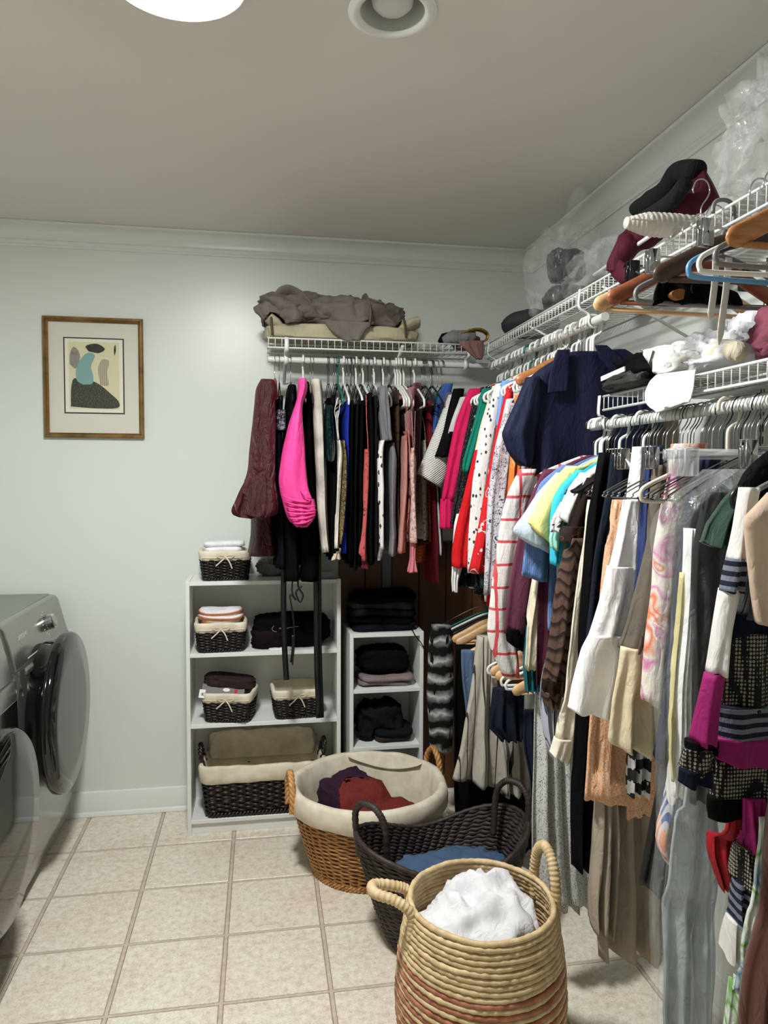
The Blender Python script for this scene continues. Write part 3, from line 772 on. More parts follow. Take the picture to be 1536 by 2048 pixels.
# black garment folded on the upper shelf with a script logo
bg = thing('folded_sweatshirt', 'black folded top with white script lettering on the upper shelf', 'clothes', (.12, 3.08, .742))
put('fold', lump((.125, 3.075, .742+.066), (.315, .15, .132), 12, .05, power=.5, nu=44), cloth('black_jersey', (10, 10, 11), .85), bg)
put('fold', lump((.025, 3.06, .742+.04), (.13, .14, .08), 13, .08, power=.5), cloth('brown_black', (26, 20, 19), .85), bg)
k_scr = spline([(-.07, 0, .012), (-.078, 0, .0), (-.066, 0, -.012), (-.05, 0, -.006), (-.046, 0, .004), (-.038, 0, -.004), (-.03, 0, .002), (-.02, 0, .012), (-.018, 0, .0), (-.008, 0, .004), (.002, 0, .003), (.012, 0, .006), (.03, 0, .007)], 60)
k_scr[:, 1] = 0
put('script_lettering', tube(k_scr+np.array([.12, 2.9975, .742+.085]), .0011, 5), plain('script_grey', (150, 146, 140), .6), bg)
folded_stack('white folded paper lying under the black top', (.075, 2.99, .742), .11, .04, .006, 1, M_WCLOTH, 4, name='paper_sheet', cat='paper')
# crumpled grey cloth with green print beside the top basket
heap('crumpled_shirt', 'pale grey crumpled shirt with green print behind the top basket', 'clothes', (.05, 3.125, BH+.033), (.13, .085, .068), pat('grey_green', 'blob', (150, 152, 148), (110, 150, 100), 2.2), 21, amp=.14)
# dark stacks in the narrow bookcase
DK = [cloth('charcoal_knit', (24, 25, 28)), cloth('navy_dark', (20, 23, 34)), cloth('black_cotton', (12, 12, 13)), cloth('grey_dark', (44, 45, 46))]
folded_stack('stack of folded dark grey and navy clothes on the narrow bookcase', (.505, 3.06, SH), .28, .21, .15, 5, None, 31, mats=[DK[1], DK[2], DK[0], DK[3], DK[2]])
put('drawstring', tube(spline([(.60, 2.945, .86), (.625, 2.925, .80), (.652, 2.924, .765), (.666, 2.926, .74)], 14), .0022, 6), DK[2], bpy.data.objects[[o.name for o in COL.objects if o.name.startswith('folded_clothes')][-1]])
mauve = folded_stack('folded mauve trousers under a black heap in the narrow bookcase', (.518, 3.055, .572), .235, .19, .04, 2, cloth('mauve', (132, 116, 116)), 33)
hpb = heap('folded_sweater', 'black heap of clothes lying on the mauve trousers', 'clothes', (.512, 3.065, .667), (.205, .15, .11), DK[2], 35, amp=.12, power=.6); rest(hpb, list(mauve.children))
brg = folded_stack('folded brown and grey clothes on the middle shelf of the narrow bookcase', (.553, 3.055, .33), .17, .19, .05, 2, None, 36, mats=[cloth('brown_dull', (54, 44, 42)), DK[0]])
hpc = heap('folded_sweater', 'black heap of clothes beside the folded brown clothes', 'clothes', (.497, 3.065, .405), (.185, .16, .15), DK[0], 37, amp=.12, power=.6); rest(hpc, list(brg.children))

# large lined box basket on the bottom shelf
gw, gd, gh = .49, .185, .215
gx, gy, gz = .004, 3.06, .0625
def sh_big(n, t):
    P, _ = rr_path(gw*(.93+.07*t), gd*(.93+.07*t), .03, n); P = P.copy(); P[:, 0] += gx; P[:, 1] += gy; return P
big = thing('large_wicker_basket', 'large rectangular dark wicker basket with beige liner on the bottom shelf', 'basket', (gx, gy, gz))
put('weave', weave(sh_big, gz+.022, gz+.16, 14, 42, .005, .0052, flatv=1.05), M_WDARK, big)['kind'] = 'stuff'
put('stakes', stake_set(sh_big, gz, gz+.2, 42, .0036), M_WDARK, big)['kind'] = 'stuff'
put('base_braid', braid_ring(sh_big, .01, gz+.0125, .006, 40), M_WDARK, big)
put('liner', liner_mesh(sh_big, [(.7, .009, gz+.143), (.75, .0145, gz+.148), (.85, .0155, gz+.17), (1, .013, gz+.205), (1, .007, gz+.214), (1, -.003, gz+.214), (1, -.008, gz+.20), (.5, -.010, gz+.1), (0, -.012, gz+.012)], 120, .0035), M_LINER, big)

put('liner_flap', lump((gx, gy+.07, gz+.245), (.44, .012, .12), 41, .05, power=.3), M_LINER, big)
for sx in (-1, 1):
    P = spline([(gx+sx*.240, gy-.045, gz+.19), (gx+sx*.254, gy-.04, gz+.25), (gx+sx*.256, gy, gz+.275), (gx+sx*.254, gy+.04, gz+.25), (gx+sx*.240, gy+.045, gz+.19)], 40)
    a = np.arange(40)*.9
    hh = [tube(P+np.stack([.005*np.cos(a+q), 0*a, .005*np.sin(a+q)], 1), .006, 5) for q in (0, pi)]
    put('handle', join(hh), M_WDARK, big)

# ------------------------------------------------------------------ round honey wicker basket with liner
RX, RY = .392, 2.648
def sh_round(n, t):
    a = np.linspace(0, 2*pi, n, endpoint=False); r = .205+.072*min(1, t*1.05)**.8
    return np.stack([RX+r*np.cos(a), RY+r*.97*np.sin(a), np.cos(a), np.sin(a)], 1)
rb = thing('round_wicker_basket', 'large round honey wicker laundry basket with cream cloth liner', 'basket', (RX, RY, 0))
put('weave', weave(sh_round, .016, .262, 30, 44, .0042, .0042, per=4, flatv=1.15), M_WHONEY, rb)['kind'] = 'stuff'
put('stakes', stake_set(sh_round, .0, .29, 44, .0036), M_WHONEY, rb)['kind'] = 'stuff'
put('base_braid', join([braid_ring(sh_round, .0, .009, .007, 44), braid_ring(sh_round, .03, .019, .0055, 44)]), M_WHONEY, rb)
put('rim_braid', braid_ring(sh_round, 1.0, .300, .008, 50), M_WHONEY, rb)
# liner: cuff outside, inside wall with one sagging fold
n = 120; S = []; a = np.linspace(0, 2*pi, n, endpoint=False)
for (r, z, w) in ((.288, .245, .004), (.296, .252, .004), (.297, .285, .004), (.296, .310, .003), (.287, .323, .002), (.272, .324, .002), (.262, .314, .003), (.250, .25, .004), (.232, .15, .004), (.205, .04, .003), (.10, .03, .003)):
    ww = w*noise3(np.stack([np.cos(a)*.3, np.sin(a)*.3, np.full(n, z)], 1), 45, 4, 2)
    S.append(np.stack([RX+(r+ww)*np.cos(a), RY+(r+ww)*.975*np.sin(a), z+ww*1.5-.006*np.abs(np.sin(3*a+.4))*(z < .26)*(r > .28)], 1))
put('liner', loft(np.array(S), False, True), M_LINER, rb)
aa = np.linspace(radians(28), radians(100), 24); S = []
for u in np.linspace(0, 1, 8):
    dz = .05*u*np.sin(np.linspace(0, pi, 24)); S.append(np.stack([RX+(.268-.020*u)*np.cos(aa), RY+(.268-.020*u)*.975*np.sin(aa), .320-dz-.004*u], 1))
S2 = [s+np.array([.003*(-1), -.003, -.0015]) for s in S[::-1]]
put('liner_sag', loft(np.array(S+S2), False, False, closed=False), M_LINER, rb)
for ang in (188, 22):
    q = radians(ang); c = np.array([RX+.277*cos(q), RY+.277*.975*sin(q), .25]); tx = np.array([-sin(q), cos(q), 0])
    P = spline([c-tx*.045+[0, 0, .0], c-tx*.042+[0, 0, .085], c+[0, 0, .135], c+tx*.042+[0, 0, .085], c+tx*.045+[0, 0, 0]], 56)
    out = np.array([cos(q), sin(q), 0]); th = np.arange(56)*.62
    P = P + out*.018
    hh = [tube(P+np.cos(th+f)[:, None]*out*.0065+np.sin(th+f)[:, None]*tx*.0065*.8, .0068, 6) for f in (0, 2.09, 4.19)]
    put('handle', join(hh), M_WHONEY, rb)
RIN = ((RX, RY), lambda a, z: np.interp(z, [.04, .15, .25, .314], [.197, .223, .241, .254])*.97)
hp1 = heap('folded_sweater', 'dark purple folded sweater in the round wicker basket', 'clothes', (.335, 2.72, .215), (.21, .26, .17), cloth('aubergine', (50, 28, 46), .9), 51, amp=.09, power=.6, rz=.4, fold=8, inside=RIN)
hp2 = heap('folded_sweater', 'rust red sweater lying over the purple one in the round basket', 'clothes', (.43, 2.59, .19), (.28, .19, .11), cloth('rust_red', (112, 42, 36), .9), 52, amp=.09, power=.6, rz=-.2, fold=8, inside=RIN); rest(hp2, [hp1])

# ------------------------------------------------------------------ dark boat-shaped seagrass basket
OX, OY = .565, 2.192
def boat_r(a, t):
    bl, bd_ = .175+.105*t**.8, .135+.045*t**.7
    c_, s_ = np.cos(a), np.sin(a); e = 2.3
    r = (np.abs(c_/bl)**e+np.abs(s_/bd_)**e)**(-1/e); return r
def rim_h(a): return .265+.085*np.abs(np.cos(a))**2.2
boat = thing('seagrass_basket', 'dark brown boat-shaped seagrass basket with raised looped ends', 'basket', (OX, OY, 0))
parts = []; rows = 25; n = 150
for i in range(rows):
    t = (i+.5)/rows; a = np.linspace(0, 2*pi, n, endpoint=False)+i*.021
    z = .010 + t*(rim_h(a)-.010)*(1)
    r = boat_r(a, t)
    tw_ = np.arange(n)/n*2*pi*38+i*1.7
    rad = .0058*(1+.28*np.abs(np.sin(tw_/2+i)))
    P = np.stack([OX+(r+.0025*np.sin(tw_))*np.cos(a), OY+(r+.0025*np.sin(tw_))*np.sin(a), z+.0022*np.cos(tw_)], 1)
    parts.append(tube(P, rad, 6, True, flat=(1.12, .9), ref=(0, 0, 1)))
put('weave', join(parts), M_SEAG, boat)['kind'] = 'stuff'
S = []
for r_ in (1.0, .6, .1):
    a = np.linspace(0, 2*pi, 60, endpoint=False); r = boat_r(a, 0)*r_; S.append(np.stack([OX+r*np.cos(a), OY+r*np.sin(a), np.full(60, .008)], 1))
put('bottom', loft(np.array([s*[1, 1, 0]+[0, 0, .002] for s in S[:1]]+S), True, True), M_SEAG, boat)
a = np.linspace(0, 2*pi, 160, endpoint=False); r = boat_r(a, 1.)
put('rim', tube(np.stack([OX+r*np.cos(a), OY+r*np.sin(a), rim_h(a)+.002], 1), .0075*(1+.12*np.sin(np.arange(160)*1.9)), 7, True), M_SEAG, boat)
for sg in (-1, 1):
    ex = OX+sg*.240
    P = spline([(ex-sg*.012, OY-.058, .27), (ex+sg*.006, OY-.060, .40), (ex+sg*.012, OY-.035, .447), (ex+sg*.014, OY, .458), (ex+sg*.012, OY+.035, .447), (ex+sg*.006, OY+.060, .40), (ex-sg*.012, OY+.058, .27)], 90)
    P = rotz(P, radians(32), (ex, OY)); put('handle', tube(P, .0105*(1+.10*np.sin(np.arange(90)*2.1)), 8), M_SEAG, boat)
boat.rotation_euler = (0, 0, radians(9))
heap('denim_garment', 'faded blue denim garment lying in the dark seagrass basket', 'clothes', (.60, 2.19, .17), (.36, .22, .13), cloth('denim_blue', (70, 92, 120), .9), 55, amp=.14, power=.7, inside=((OX, OY), lambda a, z: boat_r(a, np.clip((z-.01)/(rim_h(a)-.01), 0, 1))-.014, radians(9)))

# ------------------------------------------------------------------ tall coiled hamper, terracotta stripes
HX, HY, HZ = .515, 1.632, .455
ham = thing('seagrass_hamper', 'tall natural coiled seagrass hamper with terracotta stripes and rope handles', 'hamper', (HX, HY, 0))
M_NAT = mk_wicker('seagrass_natural', (184, 156, 112), (218, 194, 152), .6, 120); M_TER = mk_wicker('seagrass_terracotta', (150, 88, 64), (186, 124, 96), .6, 120)
def ham_r(t): return .150+.072*sin(pi*min(1, max(0, t))**.85)**.9*.62 + (.168-.150)*t**2
rows = 37; cr = HZ/rows/2
for i in range(rows):
    t = (i+.5)/rows; z = cr+i*2*cr; n = 110; a = np.linspace(0, 2*pi, n, endpoint=False)
    w = .0016*noise3(np.stack([np.cos(a), np.sin(a), np.full(n, i*.31)], 1), 7, 60+i % 5, 2)
    st = .0011*np.maximum(0, np.sin(a*26+i*.55))**6
    r = ham_r(t)+w-st
    dz = .0055*np.sin(a*2+1.0)*(1-t)*1.6 + .0012*noise3(np.stack([np.cos(a), np.sin(a), np.full(n, i*.5)], 1), 9, 70+i % 5, 1)*(1 if i else 0)
    P = np.stack([HX+r*np.cos(a), HY+r*np.sin(a), np.maximum(z+dz*(1.0 if i > 1 else 0.0), cr*.9)], 1)
    rad = cr*1.12*(1+.10*np.sin(a*60+i*2.2)+.05*np.sin(a*23+i))
    ter = 3 < i < 27 and (i % 2 == 0 or (i % 5 == 1 and i < 18))
    put('coil', tube(P, rad, 7, True, ref=(0, 0, 1)), M_TER if ter else M_NAT, ham)
put('base', lathe([(.148, .004), (.148, .010), (.005, .012)], 48, (HX, HY)), M_NAT, ham)
def wrapped(P, r0, rings):
    n = len(P); return tube(P, r0*(1+.09*np.sin(np.linspace(0, 2*pi*rings, n))), 10)
# left handle leans outwards, right handle stands up
q = radians(172); c = np.array([HX+.170*cos(q), HY+.170*sin(q), HZ-.03]); tx = np.array([-sin(q), cos(q), 0]); out = np.array([cos(q), sin(q), 0])
P = spline([c+tx*.058+[0, 0, -.035], c+tx*.056+[0, 0, .02], c+tx*.05+out*.035+[0, 0, .05], c+tx*.03+out*.085+[0, 0, .058], c-tx*.02+out*.085+[0, 0, .05], c-tx*.042+out*.03+[0, 0, .032], c-tx*.048+[0, 0, .012], c-tx*.05+[0, 0, -.04]], 150)
put('handle', wrapped(P, .0125, 34), M_NAT, ham)
q = radians(8); c = np.array([HX+.172*cos(q), HY+.172*sin(q), HZ-.03]); tx = np.array([-sin(q), cos(q), 0]); out = np.array([cos(q), sin(q), 0])
P = spline([c-tx*.05+[0, 0, -.03], c-tx*.052+[0, 0, .04], c-tx*.035+[0, 0, .10], c+[0, 0, .125], c+tx*.035+[0, 0, .10], c+tx*.052+[0, 0, .04], c+tx*.05+[0, 0, -.03]], 150)
put('handle', wrapped(P, .0125, 34), M_NAT, ham)
heap('crumpled_laundry', 'crumpled white laundry filling the coiled hamper', 'clothes', (HX+.0, HY+.02, .365), (.27, .26, .20), cloth('white_linen', (216, 216, 217), .9), 61, amp=.15, power=.9, nu=60, nv=34, fold=10, inside=((HX, HY), lambda a, z: np.array([ham_r(t_) for t_ in np.clip(z/HZ, 0, 1)])-.013))
# ------------------------------------------------------------------ wire shelves and rods
ROD_B = (2.93, 1.912)            # back rod: y, z
ROD_U = (.95, 1.905)             # right upper rod: x, z
ROD_L = (.93, 1.600)             # right lower rod
ROD_C = (.95, .970)              # low corner rod
LIP = (.908, 1.990)              # front rail of the right upper shelf
def wire_shelf(label, along, a0, a1, f, back, z, rods, lip=.036):
    """along 'x' or 'y'; f front coordinate, back wall coordinate; rods: (coordinate, z, a0, a1)"""
    P3 = (lambda a, d, zz: (a, d, zz)) if along == 'x' else (lambda a, d, zz: (d, a, zz))
    t = thing('wire_shelf', label, 'shelf', P3((a0+a1)/2, (f+back)/2, z-.04))
    s = 1 if back > f else -1
    put('front_rail', join([tube([P3(a0, f, z), P3(a1, f, z)], .0033, 8), tube([P3(a0, f, z-lip), P3(a1, f, z-lip)], .0033, 8)]), M_WIRE, t)['kind'] = 'stuff'
    put('deck_rails', join([tube([P3(a0, f+s*abs(back-f)*q, z-.004), P3(a1, f+s*abs(back-f)*q, z-.004)], .003, 6) for q in (.33, .66, .985)]), M_WIRE, t)['kind'] = 'stuff'
    n = int((a1-a0)/.0254); parts = []
    for i in range(n+1):
        a = a0+.004+i*(a1-a0-.008)/n
        parts.append(tube([P3(a, f, z-lip), P3(a, f, z-.002), P3(a, f+s*.004, z+.001), P3(a, back-s*.004, z+.001)], .0015, 5))
    put('deck_wires', join(parts), M_WIRE, t)['kind'] = 'stuff'
    for (d, zz, r0, r1) in rods:
        rd = put('rod', tube([P3(r0, d, zz), P3(r1, d, zz)], .0125, 16), plain('rod_white', (214, 216, 210), .35), t, True, auto=40)
        m = max(2, int((r1-r0)/.75)+1)
        for a in np.linspace(r0+.07, r1-.1, m):
            w = .009
            q = [P3(a, f-s*.004, z+.004), P3(a, f-s*.006, z-lip-.01), P3(a, d-s*.018, zz+.02), P3(a, d-s*.018, zz-.004), P3(a, d-s*.006, zz-.017), P3(a, d+s*.010, zz-.014)]
            put('rod_hook', tube(spline(q, 18), 1.0, 6, flat=(.0018, w), ref=(1, 0, 0) if along == 'y' else (0, 1, 0)), M_WIRE, t)
    return t
sh_back = wire_shelf('white wire shelf with hanging rod along the back wall', 'x', .027, .905, 2.875, YB, 1.986, [(ROD_B[0], ROD_B[1], .03, .93)])
sh_up = wire_shelf('high white wire shelf running along the right wall', 'y', .35, YB-.004, LIP[0], XR, LIP[1], [(ROD_U[0], ROD_U[1], 1.93, 2.95)])
sh_low = wire_shelf('lower white wire shelf with rod above the long clothes', 'y', .35, 1.84, .905, XR, 1.672, [(ROD_L[0], ROD_L[1], .38, 1.955)])
crod = thing('closet_rod', 'low white closet rod carrying trousers in the corner', 'rod', (ROD_C[0], 2.55, ROD_C[1]-.02))
put('rod', tube([(ROD_C[0], 1.95, ROD_C[1]), (ROD_C[0], YB-.014, ROD_C[1])], .0125, 16), MATS['rod_white'], crod)
put('end_flange', tube([(ROD_C[0], YB-.02, ROD_C[1]), (ROD_C[0], YB-.005, ROD_C[1])], .028, 20), M_WIRE, crod)
put('support_pole', box(ROD_C[0]+.012, XR, 1.955, 1.985, ROD_C[1]-.02, ROD_C[1]+.02, .003), M_WIRE, crod, False)
for (x, ) in ((.10,), (.56,)):
    put('brace', tube([(x, 2.885, 1.975), (x, YB-.002, 1.85)], 1.0, 6, flat=(.003, .008)), M_WIRE, sh_back)
for (y, ) in ((2.45,), (1.9,), (.8,)):
    put('brace', tube([(.925, y, 1.98), (XR-.001, y, 1.83)], 1.0, 6, flat=(.003, .008)), M_WIRE, sh_up)
# upright standards on the right wall
for yy in (1.62, 1.30):
    u = put('wall_standard', join([box(XR-.012, XR+.001, yy-.013, yy+.013, .9, 1.95, .002)]), M_WIRE, wall_right, False)
    put('standard_slots', join([box(XR-.0128, XR-.011, yy+o-.002, yy+o+.002, 1.0+i*.03, 1.018+i*.03) for i in range(30) for o in (-.005, .005)]), plain('slot_shade', (60, 62, 60), .6), u, False)['kind'] = 'stuff'  # no holes cut: dark boxes paint the shade inside the slots

# ------------------------------------------------------------------ hangers
def hk(P): return np.array([(x*(.91 if abs(x) > .03 else 1), 0, z-.003) for x, z in P])
HOOK = [(0, -.09), (0, -.05), (.004, -.035), (.015, -.02), (.0205, -.003), (.0135, .0145), (0, .0205), (-.0135, .0145), (-.0205, -.002), (-.019, -.012)]
HOOKP = [(0, -.09), (0, -.048), (.008, -.036), (.021, -.028), (.025, -.010), (.022, .010), (.010, .0205), (-.010, .0205), (-.021, .012), (-.0235, -.006)]
def proto(kind):
    t = thing('hanger', 'x', 'hanger', (0, 0, -50))
    def P(n, VF, m): return put(n, VF, m, t, True, True)
    if kind in ('plastic', 'teal', 'grey', 'black', 'blue', 'cream'):
        m = {'plastic': M_WHITEP, 'teal': plain('teal_plastic', (20, 104, 100), .35), 'grey': M_GREYP, 'black': M_BLACKP, 'blue': plain('blue_plastic', (92, 150, 196), .35), 'cream': plain('cream_plastic', (222, 214, 196), .35)}[kind]
        P('hook', tube(hk(spline(HOOKP, 40)), .0042, 8), m)
        loop = spline([(0, -.088), (.05, -.100), (.13, -.130), (.188, -.154), (.204, -.166), (.204, -.180), (.19, -.186), (.1, -.187), (0, -.187), (-.1, -.187), (-.19, -.186), (-.204, -.180), (-.204, -.166), (-.188, -.154), (-.13, -.130), (-.05, -.100), (0, -.088)], 110)
        P('frame', tube(hk(loop)[:-1], .0046, 7, True, ref=(0, 1, 0)), m)
    elif kind in ('wire', 'wiredark'):
        m = M_STEEL if kind == 'wire' else plain('wire_dark', (46, 46, 48), .35, .8)
        P('hook', tube(hk(spline(HOOK, 34)), .0014, 6), m)
        loop = spline([(0, -.085), (.06, -.105), (.19, -.165), (.203, -.176), (.19, -.183), (0, -.183), (-.19, -.183), (-.203, -.176), (-.19, -.165), (-.06, -.105), (0, -.085)], 60)
        P('frame', tube(hk(loop)[:-1], .0014, 5, True, ref=(0, 1, 0)), m)
    elif kind == 'velvet':
        m = plain('velvet_black', (14, 14, 16), .9); P('hook', tube(hk(spline(HOOK, 34)), .0016, 6), M_STEEL)
        loop = spline([(0, -.088), (.05, -.098), (.15, -.138), (.205, -.168), (.2, -.176), (0, -.180), (-.2, -.176), (-.205, -.168), (-.15, -.138), (-.05, -.098), (0, -.088)], 60)
        P('frame', tube(hk(loop)[:-1], .0042, 6, True, ref=(0, 1, 0), flat=(.5, 1)), m)
    elif kind in ('wood', 'woodp', 'woodd', 'woodr'):
        m = {'wood': M_WOODH, 'woodp': M_WOODP, 'woodd': M_WOODD, 'woodr': M_WOODR}[kind]
        P('hook', tube(hk(spline(HOOK, 34)), .0018, 6), M_CHROME)
        pts = spline([(-.22, -.165), (-.17, -.142), (-.09, -.104), (-.03, -.088), (0, -.086), (.03, -.088), (.09, -.104), (.17, -.142), (.22, -.165)], 50)
        h = .012+.006*np.abs(np.linspace(-1, 1, 50))**.5; h[:2] *= (.45, .85); h[-2:] *= (.85, .45)
        P('shoulder_bar', tube(hk(pts), h, 10, ref=(0, 0, 1), flat=(1, .5)), m)
        P('trouser_bar', tube(hk([(-.19, -.168), (.19, -.168)]), .0055, 8), m)
    elif kind in ('clip', 'clipclear'):
        P('hook', tube(hk(spline(HOOK, 34)), .0016, 6), M_CHROME)
        P('bar', tube(hk([(-.16, -.092), (-.16, -.088), (0, -.088), (.16, -.088), (.16, -.092)]), .0022, 6), M_CHROME)
        for x in (-.135, .135):
            c = P('clip', join([box(x-.012, x+.012, -.010, -.004, -.125, -.078, .0015), box(x-.012, x+.012, .004, .010, -.125, -.078, .0015), tube([(x-.012, 0, -.092), (x+.012, 0, -.092)], .0045, 8)]), M_CHROME if kind == 'clip' else M_BLACKP)
    else:   # clear plastic skirt hanger
        m = clear_mat(); P('hook', tube(hk(spline(HOOK, 34)), .0018, 6), M_CHROME)
        P('bar', box(-.17, .17, -.005, .005, -.108, -.088, .002), m)
        for x in (-.14, .14): P('clip', join([box(x-.016, x+.016, -.012, -.006, -.14, -.085, .002), box(x-.016, x+.016, .006, .012, -.14, -.085, .002)]), m)
    return t
def clear_mat():
    if 'clear' in MATS: return MATS['clear']
    k = N('clear_plastic'); k.col((235, 238, 238)); k.set(Roughness=.08); k.b.inputs['Transmission Weight'].default_value = .0; k.b.inputs['Alpha'].default_value = .3; MATS['clear'] = k.m; return k.m
PROTO = {}; PUSED = {}
HNAME = {'plastic': 'white plastic', 'teal': 'teal plastic', 'grey': 'grey plastic', 'black': 'black plastic', 'blue': 'blue plastic', 'cream': 'cream plastic', 'wire': 'thin steel wire', 'wiredark': 'dark wire', 'velvet': 'slim black velvet', 'wood': 'brown wooden', 'woodp': 'pale wooden', 'woodd': 'dark stained wooden', 'woodr': 'reddish wooden', 'clip': 'chrome clip', 'clipclear': 'black clip', 'clear': 'clear plastic clip'}
def hanger(kind, loc, rz, label, group='clothes hangers', ry=0.):
    if kind not in PROTO: PROTO[kind] = proto(kind); o = PROTO[kind]
    else: o = copy_tree(PROTO[kind])
    o.location = loc; o.rotation_euler = (0, ry, rz); o['label'] = label; o['category'] = 'hanger'; o['group'] = group
    return o

# ------------------------------------------------------------------ hanging cloth
def drape(ctrl, axis, mid, th, folds=3.0, amp=.006, seed=0, nseg=64, nrow=34, hem=.005, wr=.0022, topcap=True, edgew=.004, sq=.55, pleat=0., npl=2.5):
    """A hanging double layer of cloth. ctrl rows: (b0, z0, b1, z1[, mid, th]) - the two side edges in the broad
    direction ('x' or 'y'), mid the position across it, th the half thickness; folds deepen downwards."""
    C0 = np.array([list(r)+[mid, th][len(r)-4:] if len(r) < 6 else list(r) for r in ctrl], float)
    # resample evenly along the left edge
    d = np.r_[0, np.cumsum(np.hypot(np.diff(C0[:, 0]+C0[:, 2]), np.diff(C0[:, 1]+C0[:, 3]))+1e-6)]
    q = np.linspace(0, d[-1], nrow); R_ = np.stack([np.interp(q, d, C0[:, i]) for i in range(6)], 1)
    K = np.array([.25, .5, .25])
    for _ in range(2):
        Q = R_.copy()
        for i in range(6): Q[1:-1, i] = K[0]*R_[:-2, i]+K[1]*R_[1:-1, i]+K[2]*R_[2:, i]
        R_ = Q
    rs = np.random.RandomState(seed); ph = rs.rand()*6.28; dr = rs.uniform(-1.2, 1.2); ph2 = rs.rand()*6.28
    a = np.linspace(0, 2*pi, nseg, endpoint=False); u = -np.cos(a); sd = np.sign(np.sin(a)+1e-9)
    prof = (1-np.abs(u)**4)**sq; prof[0] = 0
    S = np.zeros((nrow, nseg, 3)); wid = np.maximum(np.abs(R_[:, 2]-R_[:, 0]), .02); wmax = wid.max()
    for i in range(nrow):
        b0, z0, b1, z1, m, t_ = R_[i]; t = i/(nrow-1)
        A = amp*(.12+.88*t**.8)*min(1.2, wid[i]/wmax+.2)
        fo = A*np.sin(2*pi*folds*(u+1)/2+ph+dr*t)+A*.45*np.sin(2*pi*folds*1.73*(u+1)/2+ph2-dr*1.4*t)
        B = b0+(b1-b0)*(u+1)/2; Z = z0+(z1-z0)*(u+1)/2
        if i >= nrow-2: Z = Z+hem*.5*np.sin(2*pi*folds*(u+1)/2+ph+dr)
        Mv = m + sd*prof*t_ + fo*(1 if folds else 0)
        S[i, :, 2] = Z
        if axis == 'x': S[i, :, 0] = B; S[i, :, 1] = Mv
        else: S[i, :, 1] = B; S[i, :, 0] = Mv
    if wr > 0:
        w = wr*(noise3(S*np.array([1, 1, .55]), 34, seed, 3)+.9*(1-2.2*np.abs(noise3(S*np.array([1, 1, .6]), 24, seed+4, 2)))); e = edgew*noise3(S*np.array([.2, .2, 1]), 16, seed+9, 2)
        if axis == 'x': S[..., 1] += w; S[..., 0] += e
        else: S[..., 0] += w; S[..., 1] += edgew*1.5*noise3(S*np.array([1.5, .15, .55]), 36, seed+9, 2)
    if pleat and axis == 'y':
        tt = np.linspace(0, 1, nrow)[:, None]; vv = (sd*prof)[None, :]
        S[..., 1] += pleat*(.3+.7*tt)*np.sin(vv*pi*npl+ph2+2.2*tt*np.sin(ph))*np.maximum(0, -u)[None, :]**2
    out = Cloth(loft(S, topcap, True)); out.grid = (nrow, nseg); return out
def rows_at(rows, Y, xr=None):
    """pixel rows (py, pxl, pxr[, pyr]) seen on the plane y=Y -> (xl, zl, xr, zr)"""
    out = []
    for r in rows:
        py, pl, pr = r[:3]; pyr = r[3] if len(r) > 3 else py
        A = at_y(pl, py, Y); B = at_y(pr, pyr, Y); out.append((A[0], A[2], B[0], B[2]))
    return out
def mirror_rows(ro, X): return [(min(2*X-b, XR-.02), zb, min(2*X-a_, XR-.012), za) for (a_, za, b, zb) in ro]
SEED = [100]
RIGHT, BACK = [], []             # what hangs on the right-hand rods and on the back rod: (place along the rod, thing, its hanger)
def nxt(): SEED[0] += 1; return SEED[0]
def torso(X, Y, ztop, zbot, hw, hwb=None, th=.010):
    hwb = hwb or hw
    xr = lambda w: min(X+w, XR-.012)
    R_ = [(X-.045, ztop, xr(.045), ztop), (X-.085, ztop-.010, xr(.085), ztop-.010), (X-hw*.98, ztop-.065, xr(hw*.98), ztop-.065), (X-hw*.98, ztop-.12, xr(hw*.98), ztop-.12), (X-(hw+hwb)/2, (ztop+zbot)/2, xr((hw+hwb)/2), (ztop+zbot)/2), (X-hwb, zbot, xr(hwb), zbot)]
    return R_
RODS = {'u': ROD_U, 'l': ROD_L, 'c': ROD_C}
def top(name, label, short, cat, Y, mat, sleeve, zbot, hang='plastic', rod='u', hw=.17, hwb=None, th=.010, sth=.018, cuff=None, cmat=None, zdrop=.083, folds=2.5, amp=.007, sfold=1.5, samp=.004, group=None, bmat=None, extra=None):
    """a top on a hanger of the right-hand rods: body, two sleeves, optional cuffs"""
    X, Z = RODS[rod]; zt_ = Z-zdrop
    t = thing(name, label, cat, (X, Y, zbot), 0, group)
    put('body', drape(torso(X, Y, zt_, zbot, hw, hwb), 'x', Y, th, folds, amp, nxt()), bmat or mat, t)
    if sleeve:
        ro = rows_at(sleeve, Y-.006)
        put('sleeve', drape(ro, 'x', Y-.006, sth, sfold, samp, nxt(), nseg=32, nrow=24, sq=.7), mat, t)
        mr = mirror_rows(ro, X)
        if mr[-1][2]-mr[-1][0] > .008: put('sleeve', drape(mr, 'x', Y-.006, sth*.8, sfold, samp, nxt(), nseg=28, nrow=18), mat, t)
    if cuff:
        ro = rows_at(cuff, Y-.008); put('cuff', drape(ro, 'x', Y-.008, sth*1.05, 3, .003, nxt(), nseg=32, nrow=14, sq=.7), cmat or mat, t)
    h = hanger(hang, (X, Y, Z), 0, HNAME[hang]+' hanger carrying the '+short) if hang else None
    RIGHT.append((Y, t, h)); return t
